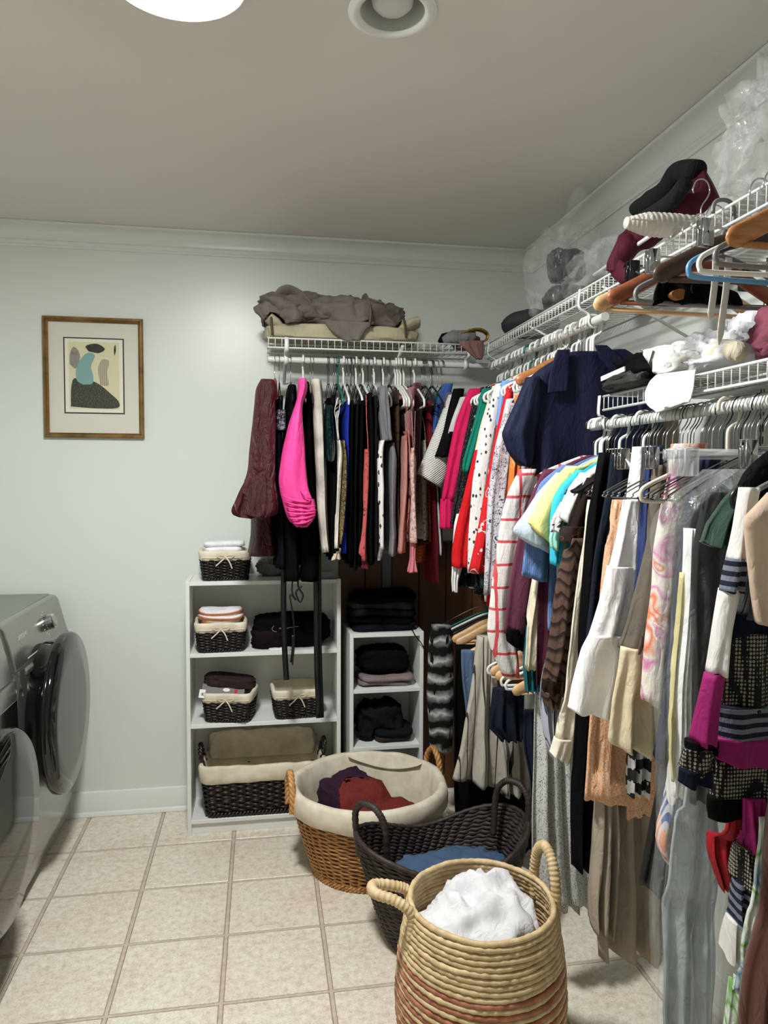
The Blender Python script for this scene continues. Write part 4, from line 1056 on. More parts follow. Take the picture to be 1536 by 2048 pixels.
def panel(name, label, short, cat, Y, mat, rows, hang='wire', rod='l', th=.014, folds=3, amp=.010, segs=None, zhang=None, group=None, mirror=False, wr=.0022, hem=.008):
    """a skirt, dress, trousers: silhouette rows seen in the photo, on the plane of its hanger.
    segs: further lengths below, each (part name, material, rows)"""
    X, Z = RODS[rod]
    ro = rows_at(rows, Y); zb = min(min(r[1], r[3]) for r in ro)
    for s in (segs or []): zb = min(zb, min(min(r[1], r[3]) for r in rows_at(s[2], Y)))
    t = thing(name, label, cat, ((ro[0][0]+ro[0][2])/2, Y, zb), 0, group)
    put('body', drape(ro, 'x', Y, th, folds, amp, nxt(), hem=hem, wr=wr), mat, t)
    for s in (segs or []):
        yy = Y-(s[3] if len(s) > 3 else .002)
        put(s[0], drape(rows_at(s[2], yy), 'x', yy, th*1.1, folds, amp, nxt(), hem=hem), s[1], t)
    h = hanger(hang, (X, Y, Z), 0, HNAME[hang]+' hanger carrying the '+short) if hang else None
    RIGHT.append((Y, t, h)); return t
def widen(rows, xr):
    """carry the hidden right edge on to place xr px"""
    return [(r[0], r[1], max(r[2], xr)) for r in rows]
# ------------------------------------------------------------------ clothes on the back rod (hung edge-on, near edge towards the room)
GB = 'clothes on the back rod'
def edge(name, label, short, cat, mat, rows, near=2.73, far=3.06, hang='wire', folds=3, amp=.004, parts=(), straps=None, xh=None, group=None, wr=.002, depth=None, nrow=30):
    """rows (py, pxl, pxr): the near edge of the garment as seen; it runs back to y=far"""
    def conv(rows, near, far):
        out = []
        for r in rows:
            A = at_y(r[1], r[0], near); B = at_y(r[2], r[0], near); f = far if len(r) < 4 else r[3]
            out.append((near+(r[4] if len(r) > 4 else 0), A[2], f, A[2], (A[0]+B[0])/2, max(.004, (B[0]-A[0])/2)))
        return out
    ro = conv(rows, near, far)
    zb = min(r[1] for r in ro); xm = ro[0][4] if xh is None else xh
    t = thing(name, label, cat, (xm, ROD_B[0], zb), 0, group)
    put('body', drape(ro, 'y', 0, 0, folds, amp, nxt(), nseg=56, nrow=nrow, wr=wr, sq=.35, pleat=.006, npl=1.6), mat, t)
    for (pn, pm, prow, pn0, pf0, pfo, pam) in parts:
        put(pn, drape(conv(prow, pn0, pf0), 'y', 0, 0, pfo, pam, nxt(), nseg=64, nrow=30, wr=wr*1.5, sq=.45, pleat=.016 if 'puff' in pn else .006, npl=4 if 'puff' in pn else 1.6), pm, t)
    if straps:
        for (path, yy, r_) in straps:
            Q = np.array([at_y(px, py, yy) for px, py in path]); put('strap', tube(spline(Q, 16), r_, 6, flat=(.45, 1), ref=(1, 0, 0)), mat, t)
    h = hanger(hang, (xm, ROD_B[0], ROD_B[1]), pi/2, HNAME[hang]+' hanger carrying the '+short) if hang else None
    BACK.append((float(np.mean([r[4] for r in ro])), t, h)); return t
BLK = cloth('black_crepe', (9, 9, 10), .7); BLK2 = cloth('black_satin', (12, 13, 15), .35, spec=.5); BLK3 = cloth('black_velvet', (7, 7, 9), .95)
TAF = pat('maroon_taffeta', 'taffeta', (34, 9, 14), (74, 14, 26))
edge('taffeta_jacket', 'iridescent maroon taffeta jacket with puffed cuffs at the rod end', 'maroon taffeta jacket', 'jacket', TAF,
     [(775, 515, 546), (820, 512, 546), (900, 506, 548), (980, 504, 548), (1060, 504, 550), (1113, 498, 556)], near=2.76, hang='woodr', folds=2, amp=.006, xh=.055,
     parts=[('sleeve', TAF, [(757, 525, 550), (770, 515, 556), (800, 511, 550), (850, 507, 548), (900, 500, 550), (950, 496, 548), (962, 490, 548)], 2.66, 2.742, 2, .004),
            ('puff_cuff', TAF, [(955, 492, 548), (975, 482, 551), (1000, 472, 554), (1022, 464, 554), (1034, 470, 548), (1037, 500, 530)], 2.62, 2.742, 6, .009)])
edge('lace_dress', 'black dress with navy lace bodice between the maroon jacket and pink sleeve', 'black lace dress', 'dress', cloth('navy_black', (16, 18, 26)),
     [(790, 556, 566), (818, 550, 566), (900, 549, 565), (1000, 550, 564), (1140, 552, 566)], near=2.75, hang='velvet',
     parts=[('lace_band', pat('lace_white', 'scribble', (20, 22, 30), (190, 192, 200), .35), [(818, 545, 573), (845, 546, 573), (860, 550, 572)], 2.735, 2.86, 2, .003)])
edge('belted_dress', 'long black dress with trailing belts hanging over the bookcase', 'black belted dress', 'dress', BLK,
     [(768, 576, 594), (800, 572, 596), (900, 568, 597), (1040, 566, 598), (1100, 567, 599), (1165, 568, 600)], near=2.77, hang='velvet')
dr = thing('belt', 'long black satin belt hanging from the black dress to the upper shelf', 'belt', tuple(at_y(570, 1365, 2.80)))
PB = np.array([at_y(px, py, 2.80) for px, py in ((568, 1100), (567, 1200), (569, 1290), (573, 1360))])
put('ribbon', tube(spline(PB, 24), 1.0, 6, flat=(.0015, .0125), ref=(0, 1, 0)), BLK2, dr)
dr = thing('belt', 'wide black satin belt reaching down past the empty wicker basket', 'belt', tuple(at_y(637, 1435, 2.80)))
for o, w in ((0, .013), (.013, .008)):
    PB = np.array([at_y(px, py, 2.80) + np.array([o, o*.3, 0]) for px, py in ((632, 1100), (633, 1200), (634, 1320), (638, 1436))])
    put('ribbon', tube(spline(PB, 24), 1.0, 6, flat=(.0016, w), ref=(0, 1, 0)), BLK2, dr)
dr = thing('tie_cord', 'knotted black cord tie hanging between the two belts', 'cord', tuple(at_y(587, 1325, 2.80)))
PB = np.array([at_y(px, py, 2.80) for px, py in ((590, 1120), (584, 1180), (592, 1200), (580, 1190), (586, 1230), (588, 1270), (585, 1330))])
put('cord', tube(spline(PB, 50), .003, 6), BLK2, dr)
PB = np.array([at_y(px, py, 2.80) for px, py in ((600, 1130), (596, 1170), (606, 1190), (600, 1204), (592, 1185), (604, 1172))]); put('knot_loop', tube(spline(PB, 40), .0035, 6), BLK2, dr)
PB = np.array([at_y(px, py, 2.81) for px, py in ((586, 1270), (586, 1300), (583, 1325))]); put('cord_end', tube(spline(PB, 10), 1.0, 6, flat=(.0015, .007), ref=(0, 1, 0)), BLK2, dr)
PINK = cloth('hot_pink', (232, 66, 146), .55, var=.05, spec=.4)
PKROWS = [(755, 598, 614), (775, 598, 618), (800, 596, 606), (850, 578, 608), (900, 566, 612), (955, 559, 616), (985, 563, 618), (1010, 570, 630), (1030, 574, 630), (1048, 585, 624), (1056, 596, 612)]
edge('pink_sleeve_dress', 'black jacket dress with a hot pink balloon sleeve', 'black and pink dress', 'dress', BLK3,
     [(762, 604, 620), (800, 602, 624), (900, 601, 628), (1000, 601, 634), (1100, 602, 642), (1166, 604, 642)], near=2.74, hang='plastic',
     parts=[('pink_sleeve', PINK, PKROWS, 2.62, 2.735, 1.5, .003),
            ('ruching', PINK, [(1000, 569, 631), (1012, 572, 633), (1020, 573, 630), (1028, 575, 632), (1038, 580, 628), (1046, 588, 622)], 2.612, 2.735, 8, .005)])
ru = [t_ for t_ in COL.objects if t_.name.startswith('pink_sleeve_dress')][0]; rp = []
for py0, py1, a0, a1 in ((992, 1004, 566, 622), (1004, 1012, 571, 632), (1014, 1020, 572, 633), (1024, 1024, 573, 632), (1036, 1030, 578, 631), (1046, 1038, 586, 626), (978, 998, 600, 622)):
    Q = np.array([at_y(a0+(a1-a0)*s_, py0+(py1-py0)*s_+4*sin(s_*pi), 2.604+.02*(2*s_-1)**4) for s_ in np.linspace(0, 1, 16)]); rp.append(tube(Q, .0042*np.sin(np.linspace(.35, pi-.35, 16)), 7))
put('gathers', join(rp), PINK, ru)['kind'] = 'stuff'
put('sleeve_opening_shade', drape([(2.612, at_y(605, 1026, 2.61)[2], 2.66, at_y(605, 1026, 2.61)[2], at_y(604, 1026, 2.61)[0], .008), (2.606, at_y(605, 1052, 2.61)[2], 2.66, at_y(605, 1052, 2.61)[2], at_y(604, 1052, 2.61)[0], .018)], 'y', 0, 0, 0, 0, nxt(), nrow=8, wr=0), cloth('pink_in_shade', (168, 34, 96), .6), ru)  # solid patch in darker pink, painting the shade inside the sleeve mouth
edge('fur_stole', 'silver white faux fur stole with soft grey streaks', 'silver fur stole', 'stole', pat('silver_fur', 'fur', (120, 116, 108), (222, 218, 206), 1.0, .7, (190, 186, 174)),
     [(757, 624, 646), (790, 627, 650), (850, 629, 653), (920, 633, 655), (1000, 638, 658), (1060, 644, 661), (1105, 648, 664)], near=2.70, hang='wire', folds=2, amp=.008)
edge('sequin_top', 'black top with dark teal sequinned sleeve', 'teal sequinned top', 'top', BLK,
     [(790, 660, 674), (860, 658, 674), (1000, 662, 676), (1120, 660, 676)], near=2.74, hang='wiredark',
     parts=[('sleeve', pat('teal_sequin', 'sequin', (6, 18, 20), (40, 96, 96), 1.0), [(810, 656, 670), (840, 655, 671), (900, 654, 672), (922, 656, 668)], 2.68, 2.78, 2, .002)])
edge('white_halter', 'white halter top with thin keyhole strap', 'white halter top', 'top', cloth('white_crepe', (222, 216, 208)),
     [(880, 670, 678), (900, 671, 684), (960, 667, 680), (1040, 664, 676), (1098, 661, 672)], near=2.72, hang='wire', straps=[([(672, 795), (665, 822), (668, 840), (672, 880)], 2.72, .004), ([(676, 800), (674, 825), (671, 842), (674, 880)], 2.72, .003)])
edge('gold_sequin_dress', 'gold sequinned dress with cream hem tassel', 'gold sequinned dress', 'dress', pat('gold_sequin', 'sequin', (52, 44, 28), (220, 200, 140), 1.0),
     [(880, 681, 692), (920, 681, 694), (970, 679, 694), (1040, 676, 688), (1090, 672, 682)], near=2.71, hang='teal',
     parts=[('tassel', cloth('tassel_cream', (196, 180, 160)), [(1098, 670, 678), (1120, 662, 680)], 2.71, 2.75, 3, .002)])
edge('blue_dress', 'cobalt blue dress showing low between dark dresses', 'cobalt blue dress', 'dress', cloth('cobalt', (24, 44, 150)),
     [(800, 694, 702), (950, 690, 698), (1040, 684, 694), (1108, 680, 694)], near=2.74, hang='plastic')
BNAMES = ['plain black crepe dress next to the cobalt dress', 'black satin camisole dress before the coral floral dress', 'black sleeveless dress left of the coral floral dress']
for i, (px, b) in enumerate(((697, 1130), (705, 1140), (712, 1125))):
    edge('black_dress', BNAMES[i], ('black crepe dress', 'black satin dress', 'black sleeveless dress')[i], 'dress', (BLK, cloth('ink_satin', (18, 19, 24), .4), BLK3)[i],
         [(800, px+1, px+8), (850, px-1, px+8), (1000, px-2, px+7), (b, px-5, px+4)], near=2.73-.004*i, hang=('velvet', 'wiredark', 'plastic')[i])
edge('coral_dress', 'coral dress with black floral print and thin strap', 'coral floral dress', 'dress', pat('coral_floral', 'floral', (186, 86, 82), (26, 18, 20), .6, .8, (210, 60, 80)),
     [(898, 726, 738), (930, 722, 738), (1000, 720, 736), (1060, 716, 733), (1115, 708, 735), (1122, 710, 736)], near=2.70, hang='wire', folds=2,
     straps=[([(730, 790), (731, 840), (733, 875), (734, 900)], 2.70, .004)], parts=[('hem', cloth('maroon_hem', (96, 30, 40)), [(1116, 708, 736), (1140, 716, 738)], 2.71, 3.0, 3, .004)])
edge('black_shirt', 'black ribbed top right of the coral dress', 'black ribbed top', 'top', BLK, [(785, 735, 748), (850, 738, 752), (1000, 738, 752), (1130, 734, 754)], near=2.72, hang='plastic')
edge('black_slip', 'dull black slip before the white floral blouse', 'dull black slip', 'dress', cloth('charcoal_slip', (22, 21, 20)), [(790, 744, 756), (900, 742, 756), (1120, 740, 757)], near=2.72, hang='wiredark')
edge('white_blouse', 'white sleeveless blouse with black rose print and grey ruffle', 'white rose blouse', 'blouse', pat('white_roses', 'dots', (226, 224, 220), (22, 22, 24), .85),
     [(880, 762, 772), (900, 752, 772), (960, 752, 772), (1040, 753, 771), (1100, 754, 772)], near=2.69, hang='plastic', folds=2,
     parts=[('ruffle', cloth('ruffle_grey', (110, 112, 114)), [(770, 762, 775), (800, 760, 778), (830, 764, 780), (860, 768, 780), (880, 772, 782)], 2.68, 2.80, 4, .008),
            ('lace_hem', pat('lace_hem', 'scribble', (140, 138, 134), (20, 20, 20), .3), [(1098, 755, 772), (1122, 754, 764)], 2.69, 2.95, 4, .005)])
edge('grey_camisole', 'smooth grey camisole beside the white rose blouse', 'grey camisole', 'top', cloth('mid_grey', (118, 119, 122)), [(885, 772, 782), (920, 772, 789), (1000, 772, 787), (1112, 772, 788)], near=2.71, hang='plastic')
edge('leopard_top', 'dark brown leopard print top behind the grey camisole', 'leopard print top', 'top', pat('leopard', 'blob', (64, 44, 32), (20, 14, 12), .7), [(780, 788, 800), (850, 786, 802), (1000, 788, 802), (1080, 790, 804)], near=2.75, hang='wire')
edge('dusty_pink_dress', 'dusty pink satin slip dress', 'dusty pink slip dress', 'dress', cloth('dusty_pink', (176, 122, 112), .6), [(870, 803, 808), (900, 799, 812), (960, 796, 812), (1040, 790, 808), (1108, 785, 806)], near=2.70, hang='plastic', straps=[([(806, 800), (805, 840), (805, 880)], 2.70, .002)])
edge('rose_blouse', 'rose pink top with black torn print', 'rose print top', 'top', pat('rose_black', 'blob', (180, 106, 98), (28, 20, 20), 1.6), [(860, 808, 814), (920, 806, 816), (1000, 802, 812), (1082, 802, 810)], near=2.70, hang='plastic', straps=[([(808, 800), (808, 830), (810, 870)], 2.70, .002)])
edge('script_camisole', 'pale pink strappy camisole with fine black handwriting print', 'pale pink camisole', 'camisole', pat('pink_script', 'scribble', (222, 184, 176), (70, 56, 58), .55),
     [(895, 814, 820), (915, 807, 828), (960, 810, 828), (1030, 812, 828), (1085, 808, 832)], near=2.66, hang='plastic', folds=1.5, straps=[([(812, 822), (815, 860), (817, 900)], 2.665, .0016), ([(820, 822), (819, 860), (819, 900)], 2.665, .0016)],
     parts=[('pink_tail', cloth('tail_pink', (204, 120, 130)), [(1086, 813, 824), (1120, 814, 822), (1146, 808, 828)], 2.68, 2.74, 2, .002)])
edge('ivory_camisole', 'ivory lace camisole with dotted trim', 'ivory camisole', 'camisole', pat('ivory_dots', 'speck', (206, 196, 184), (120, 110, 102), 1.6), [(880, 834, 840), (910, 831, 846), (1000, 832, 844), (1080, 832, 844)], near=2.86, hang='wire', straps=[([(828, 822), (835, 850), (838, 885)], 2.865, .002)])
edge('orange_lace_dress', 'orange lace dress with open crochet pattern', 'orange lace dress', 'dress', pat('orange_lace', 'lace', (196, 96, 56), (150, 66, 36), .35), [(930, 845, 852), (980, 842, 855), (1040, 838, 855), (1125, 831, 848)], near=2.86, hang='wire')
edge('ruby_dress', 'dark red dress with hanging ribbon ties', 'dark red dress', 'dress', cloth('dark_red', (110, 26, 36)), [(800, 846, 858), (950, 852, 864), (1100, 856, 872), (1170, 864, 872)], near=2.865, hang='wire')
edge('white_skirt', 'off-white skirt hem beside the orange lace dress', 'off-white skirt', 'skirt', cloth('off_white', (196, 194, 190)), [(900, 858, 868), (1050, 856, 868), (1110, 852, 868)], near=2.86, hang='velvet')
edge('black_sequin_dress', 'black dress scattered with silver sequins', 'black sequinned dress', 'dress', pat('black_sequin', 'sequin', (8, 8, 9), (120, 122, 124), .8), [(800, 872, 884), (960, 858, 880), (1020, 862, 880), (1075, 862, 878), (1095, 864, 878)], near=2.86, hang='wire')
edge('burgundy_blouse', 'burgundy velvet top under the bent white hangers', 'burgundy velvet top', 'top', cloth('burgundy_velvet', (84, 34, 44), .9, sheen=.4), [(765, 826, 846), (800, 818, 848), (850, 820, 846), (960, 826, 842)], near=2.86, hang='plastic')
edge('rose_velvet_top', 'dusky rose top slipping off a white hanger', 'dusky rose top', 'top', cloth('dusky_rose', (150, 92, 98), .9, sheen=.3), [(773, 812, 826), (800, 800, 826), (830, 806, 824), (900, 812, 822)], near=2.74, hang='plastic')
edge('teal_sweater', 'dark teal knit top near the corner', 'dark teal top', 'top', cloth('dark_teal', (24, 84, 98)), [(790, 862, 876), (830, 856, 874), (900, 860, 872)], near=2.87, hang='wire')
for i, px in enumerate((612, 655, 668, 689, 700, 717, 742, 756, 777, 795, 822, 842, 850, 858, 866, 874)):
    X_ = at_y(px, 735, ROD_B[0])[0]
    if .03 < X_ < .86: BACK.append((X_, None, hanger(('wire', 'wiredark', 'velvet')[i % 3], (X_, ROD_B[0], ROD_B[1]), pi/2, ('thin steel wire', 'dark wire', 'slim black velvet')[i % 3]+' hanger squeezed between clothes on the back rod')))
# ------------------------------------------------------------------ right upper rod: tops facing the room
WHT = cloth('white_shirting', (230, 230, 228)); CRM = cloth('cream_crepe', (222, 212, 188)); NVY = cloth('navy_wool', (20, 24, 38)); NVY2 = cloth('navy_blue', (26, 34, 56))
top('blue_shirt', 'royal blue t-shirt near the back corner', 'royal blue t-shirt', 'shirt', 2.835, cloth('royal_blue', (58, 86, 150)), [(768, 885, 905), (800, 873, 900), (866, 864, 888)], 1.42, 'plastic')
top('grey_shirt', 'grey marl t-shirt behind the white textured sweater', 'grey t-shirt', 'shirt', 2.812, cloth('grey_marl', (92, 92, 94)), [(786, 890, 908), (830, 878, 904), (860, 874, 896)], 1.40, 'wire')
top('textured_sweater', 'white waffle knit sweater with wide short sleeve', 'white waffle sweater', 'sweater', 2.775, pat('waffle_white', 'knit', (222, 222, 216), (150, 150, 144), 1.0),
    [(790, 897, 912), (850, 873, 905), (900, 851, 900), (938, 834, 893, 955), (948, 831, 880, 975)], 1.36, 'plastic', sth=.03, samp=.002)
top('black_cardigan', 'black cardigan behind the crimson blouse', 'black cardigan', 'cardigan', 2.735, BLK, [(778, 908, 930), (860, 888, 920), (914, 868, 904)], 1.10, 'wire', hw=.18)
top('trimmed_shirt', 'pale grey t-shirt with dark ringer trim', 'ringer t-shirt', 'shirt', 2.695, cloth('pale_grey', (196, 194, 192)), [(795, 918, 930), (840, 903, 925), (866, 896, 914)], 1.25, 'plastic', cuff=[(864, 895, 914), (872, 898, 910)], cmat=BLK)
CRI = cloth('crimson', (196, 22, 82), .7)
top('crimson_blouse', 'crimson long-sleeved blouse with gathered ruffle cuff', 'crimson blouse', 'blouse', 2.64, CRI, [(778, 938, 975), (800, 926, 960), (843, 910, 946), (940, 891, 926), (1000, 880, 908)], 1.05, 'plastic', cuff=[(998, 880, 907), (1020, 878, 909), (1056, 877, 906)], hw=.19)
top('speckled_sweater', 'black tweed sweater flecked with grey', 'flecked black sweater', 'sweater', 2.60, pat('tweed_speck', 'speck', (20, 20, 22), (110, 110, 110), .5), [(800, 945, 965), (930, 918, 940), (1000, 906, 926), (1046, 899, 920)], 1.02, 'wire')
top('pinstripe_shirt', 'black shirt with thin white pinstripes', 'black pinstripe shirt', 'shirt', 2.57, pat('pinstripe', 'pin', (16, 17, 22), (150, 154, 160), 1.3), [(775, 962, 988), (830, 946, 972), (900, 930, 956), (925, 925, 945)], 1.05, 'plastic')
top('emerald_shirt', 'emerald green long-sleeved top', 'emerald green top', 'shirt', 2.51, cloth('emerald', (14, 116, 96)), [(778, 962, 980), (850, 946, 966), (930, 925, 946), (944, 927, 938)], 1.06, 'teal', hw=.18)
top('cream_blouse', 'cream blouse with flared white ruffle cuff', 'cream blouse', 'blouse', 2.45, CRM, [(772, 986, 1004), (850, 963, 990), (910, 949, 976), (1032, 915, 945)], 1.02, 'plastic', cuff=[(1028, 914, 944), (1050, 908, 938), (1096, 903, 934)], cmat=WHT, hw=.18)
top('red_sweater', 'bright red sweater below the white ruffle cuff', 'bright red sweater', 'sweater', 2.43, cloth('bright_red', (196, 24, 30)), [(900, 950, 975), (1050, 912, 940), (1100, 902, 934), (1134, 902, 932)], 1.01, 'wire', hw=.18)
top('dotted_blouse', 'white long-sleeved blouse with small black motifs', 'white dotted blouse', 'blouse', 2.34, pat('tiny_motif', 'dots', (232, 228, 224), (30, 28, 30), .55), [(768, 992, 1010), (850, 964, 996), (969, 945, 978), (1059, 937, 968), (1145, 934, 956)], 1.01, 'plastic', hw=.185)
top('sky_shirt', 'light blue shirt peeping behind the red floral blouse', 'light blue shirt', 'shirt', 2.29, cloth('sky_blue', (120, 156, 214)), [(762, 1004, 1026), (800, 997, 1018), (850, 990, 1008)], 1.2, 'plastic')
top('red_floral_blouse', 'red blouse with white flower print', 'red floral blouse', 'blouse', 2.23, pat('red_flower', 'floral', (204, 30, 36), (232, 210, 206), 1.5), [(772, 1016, 1030), (808, 1003, 1022), (865, 990, 1010), (984, 971, 992), (1059, 954, 982), (1145, 937, 970)], 1.01, 'plastic', hw=.185)
top('sketch_blouse', 'pale grey blouse with black line-drawn flowers', 'grey line-drawn blouse', 'blouse', 2.15, pat('line_flower', 'scribble', (202, 200, 208), (40, 40, 56), .9), [(798, 1013, 1028), (895, 988, 1022), (969, 979, 1016), (1044, 972, 1006), (1100, 969, 999), (1188, 966, 988)], 1.01, 'plastic', hw=.19)
top('orange_blouse', 'orange patterned blouse beside the navy shirt', 'orange blouse', 'blouse', 2.09, pat('orange_print', 'floral', (222, 120, 50), (240, 180, 110), .8), [(790, 1030, 1046), (900, 1019, 1040), (1010, 1011, 1030)], 1.2, 'wood')
NAVY_S = cloth('navy_poplin', (22, 27, 52), .7)
nshirt = t = thing('navy_shirt', 'dark navy collared short-sleeved shirt at the rod end', 'shirt', (ROD_U[0], 2.0, 1.45))
put('body', drape(rows_at([(704, 1140, 1208), (716, 1110, 1240), (757, 1054, 1284), (800, 1050, 1292), (870, 1062, 1292), (970, 1066, 1292), (1010, 1068, 1292)], 2.0), 'x', 2.0, .018, 2.5, .010, nxt(), nseg=64), NAVY_S, t)
put('sleeve', drape(rows_at([(755, 1052, 1078), (800, 1034, 1082), (840, 1016, 1078), (868, 1004, 1072), (900, 1016, 1070, 915), (925, 1034, 1062, 936)], 1.985), 'x', 1.985, .03, 1.5, .006, nxt(), sq=.7), NAVY_S, t)
put('sleeve', drape(rows_at([(700, 1220, 1250), (730, 1250, 1300), (770, 1270, 1320), (860, 1280, 1330)], 1.99), 'x', 1.99, .02, 1.5, .004, nxt(), sq=.7), NAVY_S, t)
put('collar', drape(rows_at([(699, 1116, 1140), (720, 1108, 1139), (750, 1100, 1138), (784, 1096, 1137, 780)], 1.965), 'x', 1.968, .004, 0, 0, nxt(), wr=.0008, edgew=.001), NAVY_S, t)
put('collar', drape(rows_at([(690, 1190, 1215), (715, 1200, 1245), (745, 1225, 1262)], 1.965), 'x', 1.968, .004, 0, 0, nxt(), wr=.0008, edgew=.001), NAVY_S, t)
RIGHT.append((2.0, nshirt, None)); nsh = hanger('plastic', (ROD_U[0], 1.998, ROD_U[1]), 0, 'white plastic hanger carrying the dark navy shirt')
for i, yy in enumerate((2.02, 2.05, 2.075, 2.115, 2.19, 2.26, 2.315, 2.37, 2.40, 2.48, 2.54, 2.62, 2.665, 2.71, 2.77, 2.83, 2.87)):
    kd = ('plastic', 'plastic', 'grey', 'plastic', 'wire')[i % 5]
    RIGHT.append((yy, None, hanger(kd, (ROD_U[0], yy, ROD_U[1]), radians(((i*37) % 5)-2), HNAME[kd]+' hanger packed among the tops on the upper rod')))
# lower hems peeping out under the tops
panel('dark_skirt', 'dark green and black folded skirt under the red sweater', 'dark green skirt', 'skirt', 2.47, pat('black_green', 'blob', (14, 16, 16), (30, 66, 58), 1.0), [(1120, 915, 962), (1150, 910, 966), (1172, 912, 968)], None, 'u')
panel('white_shirt_tail', 'narrow white shirt tail below the red sweater', 'white shirt tail', 'shirt', 2.44, WHT, [(1130, 904, 925), (1160, 903, 916), (1182, 905, 914)], None, 'u')

# ------------------------------------------------------------------ right lower rod
L = dict(rod='l')
PLA = pat('red_windowpane', 'plaid', (228, 222, 218), (206, 70, 78), 1.0, .85, (180, 172, 170))
top('plaid_blouse', 'white gauze blouse with red windowpane plaid', 'red plaid blouse', 'blouse', 1.925, PLA, [(938, 1040, 1075), (983, 1017, 1062), (1055, 999, 1050), (1146, 987, 1036), (1218, 979, 1026), (1275, 973, 1030), (1318, 990, 1038), (1356, 1007, 1040)], .95, 'plastic', hw=.21, **L)
BUR = cloth('burgundy_knit', (96, 48, 68))
top('burgundy_sweatshirt', 'burgundy sweatshirt with black ribbed cuff', 'burgundy sweatshirt', 'sweatshirt', 1.885, BUR, [(938, 1090, 1130), (1000, 1058, 1098), (1060, 1041, 1082), (1110, 1031, 1074), (1182, 1020, 1068), (1266, 1012, 1062)], 1.0, 'plastic', cuff=[(1258, 1012, 1061), (1285, 1014, 1056, 1300), (1292, 1028, 1052, 1308)], cmat=BLK, hw=.185, **L)
panel('teal_satin_top', 'teal satin hem under the burgundy cuff', 'teal satin top', 'top', 1.865, cloth('teal_satin', (10, 92, 98), .35, spec=.5), [(1250, 1050, 1085), (1330, 1043, 1075), (1382, 1048, 1074)], 'velvet', 'l')
panel('cream_shell', 'cream silk shell top behind the burgundy sleeve', 'cream shell top', 'top', 1.85, cloth('cream_silk', (216, 206, 182), .5), [(960, 1110, 1140), (1100, 1078, 1110), (1180, 1062, 1098), (1250, 1050, 1090), (1337, 1046, 1080)], 'wire', 'l')
panel('maroon_dress', 'deep maroon long dress behind the blue polo', 'deep maroon dress', 'dress', 1.835, cloth('maroon_deep', (70, 26, 42)), [(960, 1130, 1160), (1100, 1090, 1130), (1164, 1072, 1130), (1340, 1070, 1125), (1372, 1070, 1120)], 'wiredark', 'l')
top('blue_polo', 'mid blue polo shirt with fine stripes', 'blue polo', 'shirt', 1.81, pat('blue_pin', 'pin', (92, 124, 178), (130, 156, 200), .6), [(930, 1125, 1165), (965, 1080, 1125), (1000, 1070, 1115), (1095, 1052, 1104), (1150, 1045, 1098, 1168)], 1.05, 'wire', hw=.18, **L)
top('pale_blue_tee', 'pale grey-blue t-shirt with flared short sleeve', 'pale grey-blue t-shirt', 'shirt', 1.78, cloth('ice_blue', (184, 196, 208)), [(945, 1120, 1160), (990, 1078, 1135), (1030, 1052, 1122), (1060, 1028, 1112), (1075, 1040, 1102, 1108)], 1.1, 'plastic', sth=.03, **L)
YEL = cloth('butter_yellow', (226, 214, 140))
top('yellow_shirt', 'butter yellow t-shirt with hemmed sleeve', 'butter yellow t-shirt', 'shirt', 1.745, YEL, [(932, 1140, 1185), (970, 1102, 1150), (1010, 1080, 1134), (1044, 1060, 1124), (1052, 1064, 1114, 1097)], 1.15, 'velvet', sth=.03, **L)
top('cyan_shirt', 'bright turquoise t-shirt after the butter yellow one', 'turquoise t-shirt', 'shirt', 1.715, cloth('turquoise', (60, 182, 210)), [(940, 1158, 1195), (968, 1130, 1172), (994, 1111, 1150), (1040, 1103, 1136), (1130, 1103, 1122)], 1.13, 'wire', **L)
top('mint_shirt', 'mint green t-shirt sleeve below the turquoise one', 'mint t-shirt', 'shirt', 1.70, cloth('mint', (150, 214, 196)), [(990, 1128, 1150), (1050, 1104, 1126), (1076, 1098, 1121), (1095, 1102, 1117, 1103)], 1.15, 'wiredark', **L)
top('print_shirt', 'black and white floral cap-sleeve top', 'monochrome floral top', 'top', 1.69, pat('mono_floral', 'blob', (220, 220, 218), (20, 20, 22), .5), [(1000, 1118, 1140), (1040, 1098, 1122), (1062, 1098, 1116)], 1.12, 'wire', **L)
top('white_tee', 'white cotton t-shirt before the dark brown blouse', 'white t-shirt', 'shirt', 1.675, WHT, [(945, 1160, 1200), (975, 1138, 1180), (1001, 1125, 1162), (1034, 1112, 1150), (1040, 1120, 1142, 1048)], 1.08, 'plastic', sth=.026, **L)
BRN = cloth('espresso_brown', (38, 28, 24))
top('brown_blouse', 'dark brown blouse with gathered sleeve and rust trim', 'dark brown blouse', 'blouse', 1.645, BRN, [(955, 1172, 1210), (990, 1152, 1195), (1020, 1142, 1184), (1055, 1128, 1176)], 1.0, 'velvet', cuff=[(1052, 1126, 1176), (1066, 1122, 1172), (1084, 1124, 1168)], cmat=pat('rust_trim', 'floral', (44, 28, 24), (140, 80, 60), .5), sth=.024, **L)
SPK = pat('speckle_gauze', 'speck', (208, 208, 204), (52, 52, 54), .62)
panel('speckled_dress', 'long white gauze dress speckled with black', 'speckled white dress', 'dress', 1.868, SPK, [(1000, 1120, 1170), (1180, 1082, 1150), (1300, 1074, 1150), (1430, 1068, 1150), (1600, 1065, 1168), (1750, 1063, 1178), (1816, 1072, 1182)], 'wire', 'l', folds=4, amp=.016)
